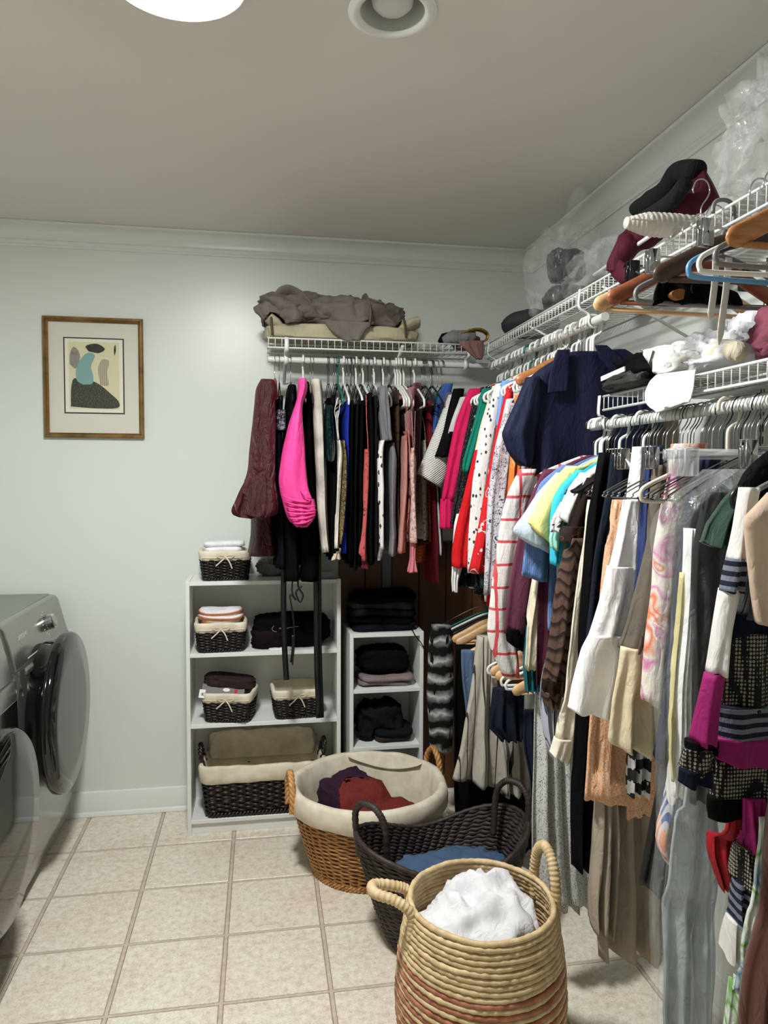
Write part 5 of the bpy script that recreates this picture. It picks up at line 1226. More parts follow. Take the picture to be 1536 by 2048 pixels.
panel('painterly_scarf', 'grey and navy streaked scarf with pointed end', 'streaked scarf', 'scarf', 1.655, pat('streak', 'vstripe', (176, 178, 192), (60, 64, 92), .4), [(930, 1215, 1228), (1100, 1160, 1185), (1250, 1112, 1145), (1350, 1084, 1120), (1400, 1082, 1114), (1450, 1087, 1113), (1508, 1098, 1110)], 'wire', 'l')
LAC = pat('brown_fan_lace', 'lace', (34, 24, 20), (88, 66, 56), .8)
panel('lace_dress', 'brown scalloped lace dress with banded hem', 'brown lace dress', 'dress', 1.625, LAC, [(1075, 1140, 1180), (1150, 1119, 1170), (1250, 1104, 1156), (1320, 1094, 1146), (1362, 1085, 1132)], 'velvet', 'l', th=.022, folds=2.5, amp=.006,
      segs=[('hem_band', BRN, [(1358, 1083, 1132), (1372, 1082, 1128), (1384, 1084, 1126)], .004), ('cuff', LAC, [(1382, 1086, 1124), (1400, 1089, 1120), (1414, 1094, 1116)], .002)])
top('cream_shirt', 'cream long-sleeved shirt with turned cuff', 'cream shirt', 'shirt', 1.60, cloth('ivory_shirt', (226, 218, 198)), [(1000, 1182, 1200), (1060, 1172, 1190), (1146, 1159, 1186), (1254, 1143, 1176), (1399, 1125, 1166), (1482, 1114, 1156)], .95, 'velvet', cuff=[(1478, 1113, 1157), (1500, 1108, 1150, 1510), (1508, 1106, 1142, 1530)], **L)
panel('black_trousers', 'long straight black trousers beside the cream shirt', 'long black trousers', 'trousers', 1.57, BLK, [(905, 1202, 1240), (1015, 1181, 1240), (1146, 1168, 1232), (1290, 1160, 1226), (1500, 1150, 1216), (1735, 1145, 1190)], 'clip', 'l')
panel('navy_skirt', 'plain navy skirt hanging from chrome clips', 'plain navy skirt', 'skirt', 1.535, cloth('navy_twill', (18, 26, 40)), [(908, 1226, 1290), (960, 1222, 1290), (1073, 1198, 1284), (1200, 1182, 1270), (1345, 1168, 1250)], 'clip', 'l')
panel('taupe_trousers', 'wide taupe linen trousers reaching almost to the floor', 'taupe linen trousers', 'trousers', 1.52, cloth('taupe_linen', (152, 139, 124)), [(1050, 1220, 1270), (1250, 1208, 1300), (1450, 1196, 1318), (1600, 1190, 1326), (1750, 1188, 1336), (1850, 1188, 1340), (1896, 1192, 1342, 1912)], 'clip', 'l', th=.02, folds=3, amp=.018,
      segs=[('inner_leg', MATS['taupe_linen'], [(1560, 1186, 1226), (1700, 1182, 1226), (1800, 1180, 1220), (1852, 1182, 1216)], .014)])
panel('orange_print_skirt', 'peach skirt with orange swirl block print', 'orange swirl skirt', 'skirt', 1.485, pat('orange_swirl', 'swirl', (224, 188, 158), (214, 138, 88), .55), [(1000, 1234, 1262), (1110, 1219, 1260), (1300, 1196, 1262), (1450, 1182, 1272), (1600, 1169, 1258)], 'wire', 'l', folds=2.5, amp=.012,
      segs=[('side_panel', MATS['orange_swirl'], [(1480, 1244, 1300), (1560, 1242, 1302), (1622, 1240, 1298)], -.01)])
WTI = cloth('white_voile', (234, 233, 234), .9)
panel('white_tiered_dress', 'white tiered cotton dress with flared ruffle', 'white tiered dress', 'dress', 1.445, WTI, [(893, 1270, 1294), (940, 1266, 1292), (1000, 1260, 1288)], 'wire', 'l', th=.016, folds=2, amp=.004,
      segs=[('tier', WTI, [(1000, 1258, 1290), (1070, 1242, 1290), (1138, 1222, 1288)], .004), ('tier', WTI, [(1134, 1220, 1290), (1200, 1206, 1284), (1276, 1184, 1264)], .008), ('ruffle', WTI, [(1272, 1184, 1264), (1300, 1170, 1262), (1380, 1150, 1248), (1424, 1143, 1236, 1440)], .012)])
panel('ikat_skirt', 'white skirt with black ikat dashes', 'ikat dashes skirt', 'skirt', 1.43, pat('ikat_bw', 'ikat', (216, 216, 218), (16, 16, 18), 1.2), [(1250, 1280, 1312), (1420, 1266, 1310), (1500, 1258, 1306), (1588, 1256, 1300)], 'wire', 'l')
panel('blue_stripe_dress', 'narrow indigo dress behind the grey slip', 'indigo dress', 'dress', 1.42, cloth('indigo', (44, 56, 100)), [(890, 1298, 1330), (1000, 1290, 1330), (1140, 1278, 1325), (1240, 1272, 1320)], 'wire', 'l')
panel('grey_slip_dress', 'grey-brown dress with cream satin lower skirt', 'grey and cream dress', 'dress', 1.395, cloth('stone_grey', (98, 90, 80), .7), [(930, 1308, 1334), (1073, 1297, 1330), (1146, 1279, 1326), (1254, 1255, 1322), (1300, 1241, 1318)], 'clip', 'l', th=.016, folds=2.5, amp=.010,
      segs=[('satin_skirt', cloth('champagne_satin', (212, 196, 164), .45, spec=.5), [(1294, 1240, 1320), (1330, 1236, 1320), (1400, 1222, 1318), (1484, 1217, 1314, 1500), (1490, 1222, 1312, 1510)], .004)])
panel('watercolour_dress', 'white sheath dress splashed with yellow, pink and orange', 'watercolour dress', 'dress', 1.355, pat('watercolour', 'paint', (222, 216, 204), (206, 120, 170), 1.0, .8, (216, 110, 70), (222, 206, 60)), [(888, 1338, 1404), (915, 1336, 1390), (930, 1335, 1374), (1001, 1320, 1364), (1091, 1306, 1354), (1182, 1302, 1346), (1290, 1288, 1334), (1400, 1277, 1318, 1406)], 'cream', 'l', th=.02, folds=1.5, amp=.006)
panel('navy_long_dress', 'long plain navy dress beside the watercolour dress', 'long navy dress', 'dress', 1.31, NVY2, [(912, 1380, 1424), (1001, 1365, 1424), (1110, 1347, 1410), (1254, 1329, 1396), (1440, 1315, 1380), (1510, 1303, 1350)], 'clear', 'l', th=.018)
panel('black_leather_skirt', 'black skirt with a stitched hem', 'stitched black skirt', 'skirt', 1.275, cloth('black_leatherette', (10, 10, 11), .4, spec=.5), [(1300, 1345, 1400), (1500, 1322, 1390), (1600, 1302, 1380), (1700, 1282, 1370), (1758, 1270, 1362, 1786)], 'clear', 'l')
panel('rainbow_tunic', 'white balloon-sleeved tunic with rainbow scallop bands', 'rainbow scallop tunic', 'tunic', 1.235, pat('rainbow_scallop', 'rainbow', (216, 212, 204), (0, 0, 0)), [(1000, 1412, 1450), (1200, 1384, 1430), (1400, 1353, 1405), (1470, 1343, 1400), (1545, 1328, 1392), (1617, 1308, 1386), (1675, 1290, 1378), (1712, 1312, 1366, 1732), (1724, 1330, 1360, 1738)], 'wire', 'l', th=.026, folds=1.5, amp=.008,
      segs=[('yellow_lining', cloth('lemon_lining', (214, 196, 110)), [(1380, 1350, 1380), (1470, 1338, 1376), (1540, 1328, 1372)], -.02)])
# plastic covered gown
def film(name, tint, alpha, rough=.12):
    if name in MATS: return MATS[name]
    k = N(name); v = k.co(); n = k.noise(k.co((1, 1, .5)), 26, 4, .6, 1.0); k.col(tint); k.set(Roughness=rough); k.b.inputs['Specular IOR Level'].default_value = .8
    f = k.math('ADD', k.math('MULTIPLY', k.math('POWER', n, 3.0), alpha*1.6), alpha*.35); k.l(f, k.b.inputs['Alpha']); k.bump(n, .9, .012); MATS[name] = k.m; return k.m
FILM = film('clear_film', (225, 230, 232), .20)
panel('charcoal_gown', 'charcoal gown inside the clear garment bag', 'charcoal gown', 'dress', 1.145, cloth('charcoal_gown_cloth', (38, 40, 42)), [(985, 1420, 1470), (1100, 1392, 1460), (1300, 1388, 1456), (1500, 1384, 1452), (1600, 1380, 1452)], 'wire', 'l', th=.012)
panel('yellow_robe', 'pale yellow and white robe inside the clear garment bag', 'pale yellow robe', 'robe', 1.165, cloth('pale_yellow', (206, 194, 134)), [(1150, 1384, 1410), (1300, 1368, 1404), (1450, 1352, 1396), (1560, 1346, 1390)], None, 'l', segs=[('white_edge', WHT, [(1060, 1396, 1412), (1200, 1392, 1408), (1400, 1374, 1396), (1600, 1362, 1388)], .01)])
panel('pale_gown', 'long pale blue-grey gown in the lower garment bag', 'pale blue-grey gown', 'gown', 1.16, cloth('ice_grey', (150, 160, 164), .6), [(1490, 1376, 1428), (1580, 1362, 1424), (1700, 1352, 1424), (1850, 1347, 1418), (1990, 1345, 1415), (2120, 1344, 1412)], None, 'l', folds=2, amp=.012)
BAG = bag = thing('garment_bag', 'clear plastic garment bag over the dark gown', 'garment bag', tuple(at_y(1400, 2140, 1.12)))
put('film', drape(rows_at([(938, 1470, 1500), (985, 1408, 1500), (1030, 1356, 1490), (1073, 1343, 1482), (1146, 1355, 1478), (1250, 1358, 1474), (1345, 1350, 1472), (1440, 1347, 1470), (1617, 1355, 1466), (1762, 1347, 1462), (1900, 1344, 1452), (2040, 1343, 1440), (2140, 1343, 1436)], 1.115), 'x', 1.13, .045, 2.5, .010, nxt(), nseg=64, nrow=60, wr=.006, topcap=False), FILM, bag)
bag.children[0].data.materials[0] = FILM
panel('green_velvet_top', 'bottle green velvet top behind the garment bag hanger', 'bottle green top', 'top', 1.09, cloth('bottle_green', (22, 54, 40), .9, sheen=.4), [(968, 1480, 1520), (1000, 1455, 1516), (1050, 1425, 1500), (1090, 1414, 1480)], 'clip', 'l')
panel('black_evening_coat', 'black coat between the green top and the colour-block dress', 'black coat', 'coat', 1.07, BLK, [(896, 1536, 1640), (930, 1490, 1620), (965, 1462, 1600), (1100, 1462, 1540), (1300, 1440, 1520), (1500, 1408, 1500), (1640, 1440, 1500)], 'black', 'l')
panel('red_dress', 'gathered red dress hanging below the mesh hem', 'gathered red dress', 'dress', 1.055, cloth('ruby_red', (150, 22, 32), .6), [(1450, 1450, 1510), (1620, 1436, 1496), (1720, 1433, 1490), (1790, 1458, 1482)], None, 'l', folds=4, amp=.008)
# colour-block dress: bands one below the other
MSH = pat('honeycomb_mesh', 'mesh', (16, 16, 17), (150, 140, 124), .5); NVB = pat('navy_brush', 'hstripe', (18, 22, 40), (112, 118, 132), .5); MAG = cloth('magenta_panel', (142, 28, 96), .7); PWH = cloth('panel_white', (212, 208, 204))
Yc = 1.0
cb = thing('colour_block_dress', 'colour-block dress in white, navy, magenta and honeycomb mesh', 'dress', tuple(at_y(1490, 1640, Yc)))
def band(nm, mt, rows, yo): put(nm, drape(rows_at(rows, Yc+yo), 'x', Yc+yo, .014, 1.5, .004, nxt(), nseg=32, nrow=12), mt, cb)
band('sleeve_panel', PWH, [(975, 1492, 1524), (1040, 1480, 1510), (1122, 1468, 1496)], -.01)
band('sleeve_band', NVB, [(1118, 1466, 1499), (1150, 1458, 1494), (1184, 1449, 1486)], -.014)
band('sleeve_panel', PWH, [(1180, 1452, 1486), (1260, 1440, 1468), (1350, 1425, 1458)], -.01)
band('sleeve_panel', MAG, [(1350, 1423, 1456), (1420, 1412, 1446), (1490, 1400, 1438)], -.01)
band('sleeve_band', BLK, [(1486, 1378, 1440), (1506, 1376, 1440)], -.006)
band('sleeve_mesh', MSH, [(1502, 1376, 1436), (1548, 1370, 1430)], -.008)
band('sleeve_band', NVY, [(1544, 1368, 1430), (1572, 1369, 1428)], -.012)
band('body_panel', cloth('panel_grey', (70, 70, 70)), [(1050, 1500, 1580), (1150, 1482, 1580), (1235, 1466, 1580)], .014)
band('body_band', NVY, [(1228, 1464, 1580), (1272, 1456, 1580)], .008)
band('body_mesh', MSH, [(1268, 1458, 1580), (1340, 1452, 1580), (1424, 1447, 1580)], .010)
band('body_band', NVB, [(1416, 1446, 1580), (1456, 1444, 1580), (1486, 1442, 1580)], .004)
band('body_panel', MAG, [(1480, 1440, 1580), (1505, 1438, 1580), (1524, 1440, 1580, 1545)], .002)
band('body_mesh', MSH, [(1522, 1434, 1580), (1560, 1431, 1580), (1604, 1428, 1580)], .010)
band('body_band', BLK, [(1600, 1425, 1580), (1625, 1424, 1580), (1640, 1428, 1580, 1656)], .004)
RIGHT.append((Yc, cb, hanger('grey', (ROD_L[0], Yc, ROD_L[1]), 0, 'grey plastic hanger carrying the colour-block dress')))
panel('beige_top', 'plain beige V-neck top beside the colour-block dress', 'beige top', 'top', .945, cloth('beige', (190, 168, 148)), [(985, 1540, 1600), (1036, 1490, 1600), (1120, 1502, 1600), (1254, 1524, 1600)], 'plastic', 'l', th=.016, folds=1.5, amp=.005)
panel('magenta_mesh_skirt', 'magenta and mesh skirt under the black hem', 'magenta mesh skirt', 'skirt', .99, MAG, [(1600, 1490, 1530), (1700, 1491, 1526)], None, 'l', segs=[('mesh_band', MSH, [(1698, 1484, 1526), (1770, 1482, 1522)], .0), ('navy_band', NVB, [(1768, 1478, 1520), (1850, 1472, 1512)], .0), ('white_band', PWH, [(1848, 1470, 1512), (1928, 1466, 1506)], .0)])
panel('floral_dress', 'white long dress with green, blue and yellow flowers', 'green floral dress', 'dress', .965, pat('garden_print', 'paint', (210, 214, 204), (96, 150, 60), 1.0, .8, (60, 110, 140), (206, 196, 70)), [(1640, 1520, 1560), (1900, 1486, 1540), (2060, 1470, 1535), (2140, 1465, 1530)], None, 'l')
panel('rust_skirt', 'rust brown suede skirt next to the green floral dress', 'rust suede skirt', 'skirt', .93, cloth('rust_suede', (84, 48, 36), .95, sheen=.3), [(1400, 1560, 1600), (1700, 1540, 1600), (1840, 1528, 1600), (1950, 1500, 1590), (2060, 1484, 1580), (2140, 1478, 1570)], None, 'l')
for i, yy in enumerate((1.94, 1.905, 1.66, 1.58, 1.485, 1.46, 1.41, 1.375, 1.365, 1.34, 1.33, 1.32, 1.30, 1.29, 1.265, 1.25, 1.245)):
    kd = ('wire', 'wire', 'wiredark')[i % 3] if i > 3 else ('black', 'plastic', 'wiredark', 'wire')[i]
    RIGHT.append((yy, None, hanger(kd, (ROD_L[0], yy, ROD_L[1]), radians(((i*53) % 5)-2), HNAME[kd]+' hanger packed among the clothes on the lower rod')))

# ------------------------------------------------------------------ low corner rod
top_h = [('wire', 3.08), ('teal', 2.98), ('plastic', 2.94), ('velvet', 2.90), ('black', 2.87), ('wiredark', 2.84), ('woodp', 2.78), ('woodp', 2.72)]
for i, (kd, yy) in enumerate(top_h): RIGHT.append((yy, None, None)); RIGHT[-1] = (yy, None, hanger(kd, (ROD_C[0], yy, ROD_C[1]), radians(((i*41) % 7)-3), 'empty '+HNAME[kd]+' hanger on the low corner rod', 'empty hangers on the low corner rod'))
panel('faux_fur_vest', 'black and white banded faux fur vest in the corner', 'banded fur vest', 'vest', 2.86, pat('banded_fur', 'furband', (14, 14, 14), (206, 204, 200), 1.0, .9), [(1250, 862, 900), (1300, 856, 906), (1400, 854, 908), (1500, 862, 906)], None, 'c', th=.03, folds=1, amp=.006)
panel('black_slacks', 'black slacks behind the striped trousers', 'black slacks', 'trousers', 2.66, BLK, [(1290, 912, 960), (1400, 908, 975), (1560, 906, 990), (1640, 910, 1000)], 'wiredark', 'c')
panel('jeans', 'faded denim jeans behind the striped trousers', 'faded jeans', 'jeans', 2.55, cloth('faded_denim', (86, 106, 132)), [(1300, 922, 970), (1350, 925, 975), (1500, 935, 1000)], 'woodp', 'c')
STR = pat('linen_stripe', 'vstripe', (188, 180, 166), (46, 42, 40), .9)
panel('striped_trousers', 'light grey linen trousers with thin dark stripes', 'striped trousers', 'trousers', 2.42, STR, [(1272, 954, 988), (1330, 946, 990), (1420, 932, 1000), (1500, 918, 1012), (1552, 903, 1022, 1582)], 'plastic', 'c', th=.024, folds=2.5, amp=.018, segs=[('second_leg', STR, [(1430, 985, 1040), (1500, 996, 1050), (1586, 1000, 1056)], .0)])
panel('denim_shorts', 'dark navy denim shorts on a wooden hanger', 'dark denim shorts', 'shorts', 2.31, cloth('dark_denim', (24, 29, 44)), [(1374, 985, 1048), (1420, 978, 1046), (1452, 974, 1050), (1478, 1000, 1040)], 'woodp', 'c')
panel('navy_trousers', 'long dark navy trousers beside the speckled dress', 'long navy trousers', 'trousers', 2.245, cloth('ink_navy', (28, 34, 52)), [(1420, 1046, 1080), (1480, 1046, 1090), (1560, 1060, 1100), (1650, 1064, 1100), (1728, 1066, 1100)], 'woodp', 'c')
for i, (kd, yy) in enumerate((('plastic', 2.36), ('plastic', 2.32), ('plastic', 2.24), ('woodp', 2.09), ('plastic', 2.2))):
    RIGHT.append((yy, None, hanger(kd, (ROD_C[0], yy, ROD_C[1]), radians(i*2-4), 'empty '+HNAME[kd]+' hanger before the striped trousers', 'empty hangers before the striped trousers')))
panel('black_trousers', 'black trousers hanging behind the dark seagrass basket', 'black wide trousers', 'trousers', 2.50, cloth('black_twill', (13, 13, 15)), [(1560, 915, 1050), (1640, 925, 1060), (1700, 940, 1065)], None, 'c')
# ------------------------------------------------------------------ things lying on the shelves
def worm(P, r, seed=0, flat=(1, 1), amp=.12, n=50, sides=20, freq=26., ref=None):
    """a soft roll of cloth along points P with radii r"""
    Q = spline(P, n); rr = np.interp(np.linspace(0, 1, n), np.linspace(0, 1, len(r)), r)
    V, F = tube(Q, rr, sides, flat=flat, ref=ref); C_ = np.repeat(Q, sides, 0); D = V-C_
    k_ = 1+amp*(1-2*np.abs(noise3(V, freq, seed, 3)))
    return C_+D*k_[:, None], F
def soft(name, label, cat, P, r, mat, seed, **k): o = put(name, worm(P, r, seed, **k), mat); return tag(o, label, cat)
DZ = 1.988
GBAG = cloth('canvas_beige', (176, 168, 140), .8)
bg2 = thing('canvas_bag', 'folded beige canvas bag with brown piping on the back shelf', 'bag', (.32, 3.02, DZ))
put('bag_body', lump((.325, 3.0, DZ+.034), (.60, .22, .066), 81, .05, power=.4, nu=70, nv=26), GBAG, bg2)
put('bag_flap', worm([(.555, 2.96, DZ+.045), (.59, 2.95, DZ+.075), (.635, 2.95, DZ+.095)], [.03, .045, .04], 82, flat=(.5, 1.2), amp=.05), GBAG, bg2)
put('bag_flap', worm([(.09, 2.96, DZ+.04), (.055, 2.95, DZ+.07), (.03, 2.945, DZ+.09)], [.03, .04, .035], 83, flat=(.5, 1.2), amp=.05), GBAG, bg2)
for px, z0 in ((545, DZ+.01), (812, DZ+.02)):
    A = at_y(px, 668, 2.885); put('piping', tube(spline([(A[0], 2.885, z0), (A[0]-.004, 2.888, z0+.05), (A[0]-.004, 2.92, z0+.085)], 12), .005, 6), cloth('brown_piping', (92, 72, 58)), bg2)
COAT = cloth('trench_grey', (112, 104, 100), .7, sheen=0.)
ct = thing('folded_coat', 'crumpled grey trench coat heaped on the beige bag', 'coat', (.30, 3.0, DZ+.06))
for i, (c_, s_, rz_) in enumerate((((.14, 3.0, DZ+.125), (.26, .2, .13), .3), ((.085, 2.97, DZ+.10), (.17, .16, .09), -.4), ((.33, 2.99, DZ+.115), (.24, .2, .12), -.2), ((.45, 2.99, DZ+.11), (.24, .18, .12), .25))):
    put('coat_fold', lump(c_, s_, 84+i, .20, nu=64, nv=34, power=.65, fold=6.5, fine=.35, rz=rz_), COAT, ct)
put('collar', worm([(.06, 2.96, DZ+.12), (.09, 2.94, DZ+.185), (.16, 2.95, DZ+.165), (.22, 2.95, DZ+.12)], [.02, .035, .03, .015], 89, flat=(.45, 1.3), amp=.15), COAT, ct)
put('coat_tail', drape([(.24, DZ+.07, .44, DZ+.07), (.27, DZ+.03, .40, DZ+.035), (.32, DZ-.005, .38, DZ+.0)], 'x', 2.862, .005, 1.5, .004, nxt()), COAT, ct)
put('belt_strap', worm([(.42, 2.874, DZ+.05), (.425, 2.876, DZ+.10), (.42, 2.93, DZ+.165), (.41, 2.97, DZ+.168)], [.028, .03, .03, .028], 90, flat=(.12, 1), amp=.03), COAT, ct)
put('strap_tab', tilt(box(-.035, .035, -.012, .012, -.004, .004, .002), (.452, 2.93, DZ+.168), ry=radians(14)), COAT, ct, False)
for ch in ct.children:
    if ch.name.startswith(('coat_fold', 'collar')): rest(ch, list(bg2.children)[:3])
# small things in the corner of the back shelf
soft('rolled_scarf', 'grey rolled scarf near the shelf corner', 'scarf', [at_y(px, py, 2.90) for px, py in ((886, 682), (905, 676), (930, 674), (950, 672))], [.016, .028, .03, .018], cloth('scarf_grey', (122, 124, 124)), 91)
soft('cap', 'small black cap beside the grey scarf', 'cap', [at_y(px, py, 2.92) for px, py in ((880, 686), (890, 676), (902, 668))], [.012, .02, .01], BLK, 92)
k = N('gold_lame'); k.col((190, 150, 70)).set(Roughness=.25, Metallic=1.0); v = k.co(); k.bump(k.noise(v, 70, 3), .5, .004); M_LAME = k.m
soft('sash', 'shiny gold sash looped over the grey scarf', 'sash', [at_y(px, py, 2.88) for px, py in ((918, 670), (940, 661), (960, 660), (974, 668), (972, 680), (958, 684))], [.006, .014, .016, .014, .013, .006], M_LAME, 93, flat=(.5, 1.2))
rc = thing('rose_cloth', 'dusky rose cloth hanging over the shelf corner', 'cloth', tuple(at_y(950, 718, 2.87)))
put('cloth_fold', lump(at_y(936, 687, 2.93), (.11, .09, .05), 94, .2, nu=50, nv=26), cloth('rose_brown', (128, 98, 92)), rc)
put('cloth_drop', drape(rows_at([(682, 916, 968), (695, 926, 968, 700), (708, 940, 966, 714), (716, 950, 964, 720)], 2.862), 'x', 2.862, .006, 2, .006, nxt()), MATS['rose_brown'], rc)
# right upper shelf
UZ = LIP[1]+.003
hat = put('felt_hat', lump((1.03, 2.72, UZ+.05), (.21, .26, .10), 95, .04, power=.95), cloth('felt_charcoal', (52, 54, 55))); tag(hat, 'charcoal felt hat on the high shelf near the corner', 'hat')
FILM2 = film('clear_film_soft', (228, 231, 230), .22)
pb = thing('plastic_bag', 'clear plastic bag of black accessories standing on the high shelf', 'bag', (1.05, 2.42, UZ))
put('bag_film', lump((1.055, 2.44, UZ+.15), (.27, .24, .30), 96, .14, nu=70, nv=44, power=.8), FILM2, pb)
put('bag_neck', worm([(1.02, 2.40, UZ+.26), (1.03, 2.40, UZ+.33), (1.07, 2.40, UZ+.40), (1.05, 2.41, UZ+.42)], [.05, .035, .045, .02], 97, flat=(.4, 1.2), amp=.25), FILM2, pb)
for i, (c_, s_) in enumerate((((1.05, 2.44, UZ+.195), (.12, .09, .11)), ((1.06, 2.45, UZ+.082), (.15, .12, .085)))):
    so = put(('handbag', 'black_shoe')[i], lump(c_, s_, 98+i, .08, power=.6), plain('black_patent', (12, 13, 16), .25)); tag(so, ('black patent bag stuffed upright in the clear bag', 'black shoe at the bottom of the clear bag')[i], ('handbag', 'shoe')[i])
pf = put('plastic_wrap', lump((1.06, 2.06, UZ+.075), (.26, .36, .14), 100, .18, nu=70, nv=40), FILM2); tag(pf, 'clear plastic wrap spread over mauve clothes on the high shelf', 'plastic wrap')
heap('folded_clothes', 'dull mauve clothes under the clear plastic wrap', 'clothes', (1.06, 2.12, UZ+.05), (.12, .10, .045), cloth('dull_mauve', (110, 92, 92)), 101, amp=.12)
heap('folded_clothes', 'charcoal clothes under the clear wrap beside the burgundy scarf', 'clothes', (1.06, 1.99, UZ+.05), (.12, .09, .045), DK[3], 102, amp=.12)
for i, (y0, y1, zz) in enumerate(((2.86, 2.02, .028), (1.98, 1.55, .060))):
    rl = put('loose_shelf_rail', tube([(LIP[0]+.03, y0, UZ+zz-.022), (LIP[0]+.03, y1, UZ+zz-.022+(.02 if i else 0))], .005, 8), M_WIRE); tag(rl, ('long loose white shelf rail lying along the high shelf', 'short loose white shelf rail under the burgundy scarf')[i], 'rail')
BURG = cloth('wine_jersey', (72, 18, 34), .7)
sc = thing('burgundy_scarf', 'wine red draped garment trailing over the high shelf edge', 'garment', tuple(at_x(1300, 500, .96)))
put('cloth_fold', worm([at_x(px, py, X_) for px, py, X_ in ((1232, 545, .90), (1244, 510, .91), (1275, 475, .95), (1330, 440, .98), (1385, 395, 1.02), (1425, 370, 1.05))], [.022, .026, .034, .037, .041, .037], 103, amp=.22, n=80, sides=30, freq=30), BURG, sc)
put('cloth_end', worm([at_x(px, py, .897) for px, py in ((1226, 505), (1230, 530), (1248, 548), (1258, 540))], [.008, .018, .018, .006], 104, flat=(.5, 1.2), amp=.2), BURG, sc)
for ch in sc.children:        # lies on the deck, hangs outside the front rail
    V, F = wverts(ch); low = V[:, 2] < UZ+.002; out_ = V[:, 0] < LIP[0]+.03
    V[low & out_, 0] = np.minimum(V[low & out_, 0], LIP[0]-.008); V[low & ~out_, 2] = UZ+.002; ch.data.vertices.foreach_set('co', (V-absloc(ch)).ravel()); ch.data.update()
FUZ = pat('fuzzy_black', 'fur', (8, 8, 9), (20, 20, 22), 1., .95, (34, 34, 36))
slip1 = soft('fuzzy_slipper', 'upper fuzzy black slipper lying on the wine red garment', 'slipper', [at_x(px, py, 1.01) for px, py in ((1270, 418), (1300, 402), (1335, 378), (1358, 345), (1395, 342))], [.018, .025, .027, .027, .024], FUZ, 105, amp=.06)
slip2 = soft('fuzzy_slipper', 'lower fuzzy black slipper pressed under its pair', 'slipper', [at_x(px, py, .955) for px, py in ((1278, 440), (1310, 425), (1345, 400), (1372, 365))], [.015, .019, .020, .018], FUZ, 106, amp=.06)
FILM3 = film('clear_film_shiny', (232, 235, 235), .30, .06)
pf = put('plastic_wrap', lump((1.06, 1.27, UZ+.14), (.25, .34, .28), 107, .22, nu=90, nv=50, fold=15), FILM3); tag(pf, 'shiny crumpled clear plastic wrap beside the fuzzy slippers', 'plastic wrap')
heap('folded_clothes', 'dusky purple clothes wrapped in shiny clear plastic', 'clothes', (1.06, 1.28, UZ+.115), (.12, .15, .09), cloth('dusky_purple', (70, 58, 66)), 108, amp=.10)
# padded satin hanger lying on the shelf edge
ph = thing('padded_hanger', 'padded white satin hanger lying across the shelf edge', 'hanger', tuple(at_y(1340, 495, 1.53)))
SAT = cloth('satin_ivory', (212, 206, 196), .4, spec=.5)
Pp = [at_y(px, py, 1.53) for px, py in ((1250, 520), (1290, 500), (1340, 490), (1400, 484), (1450, 486), (1500, 495))]
for p_ in Pp: p_[2] = max(p_[2], UZ+.026)
V, F = worm(Pp, [.012, .024, .026, .024, .026, .018], 109, amp=.05, n=120, sides=18); Cq = np.repeat(spline(Pp, 120), 18, 0)
V = Cq+(V-Cq)*(1+.035*np.sin(np.repeat(np.arange(120), 18)*1.3))[:, None]
put('padding', (V, F), SAT, ph); put('piping', tube(spline([p_+np.array([0, -.024, 0]) for p_ in Pp], 40), .002, 6), SAT, ph)
hc = Pp[3]; put('hook', tube(hk(spline(HOOK, 30))+np.array([hc[0], hc[1], hc[2]+.09]), .0017, 6), M_CHROME, ph)
# hangers hooked on the front rail of the high shelf
for i, (kd, yy, rz_, lb) in enumerate((('woodp', 1.50, 3, 'pale wooden hanger hooked on the high shelf, lowest at the rod end'), ('woodr', 1.42, -2, 'reddish wooden hanger hooked on the high shelf edge'), ('grey', 1.345, 2, 'grey plastic hanger beside the reddish wooden one'), ('clip', 1.37, 0, 'chrome clip hanger below the grey plastic hanger'), ('woodd', 1.235, -4, 'dark stained wooden hanger on the high shelf edge'),
        ('clip', 1.20, 2, 'chrome clip hanger with white ribbons'), ('blue', 1.17, 3, 'light blue plastic hanger on the high shelf edge'), ('plastic', 1.12, -3, 'white plastic hanger beside the blue one'), ('wood', 1.05, 4, 'golden brown wooden hanger on the high shelf edge'), ('grey', 1.085, 0, 'grey plastic hanger beside the golden wooden one'), ('clipclear', 1.455, 2, 'black clip hanger under the satin padded hanger'))):
    hanger(kd, (LIP[0], yy, LIP[1]), radians(rz_), lb, 'empty hangers on the high shelf edge')
hanger('wood', (LIP[0]+.03, .975, LIP[1]-.10), radians(5), 'golden wooden hanger hanging lower than the rest')
rb_ = thing('satin_ribbon', 'two white satin ribbons hanging from a clip hanger', 'ribbon', tuple(at_y(1435, 690, 1.19)))
for pts in (((1432, 515), (1430, 560), (1424, 610), (1420, 640)), ((1458, 515), (1452, 580), (1444, 640), (1438, 690))):
    put('ribbon', tube(spline([at_y(px, py, 1.19) for px, py in pts], 20), [.0075]*17+[.006, .004, .001], 6, flat=(.12, 1), ref=(0, 1, 0)), SAT, rb_)
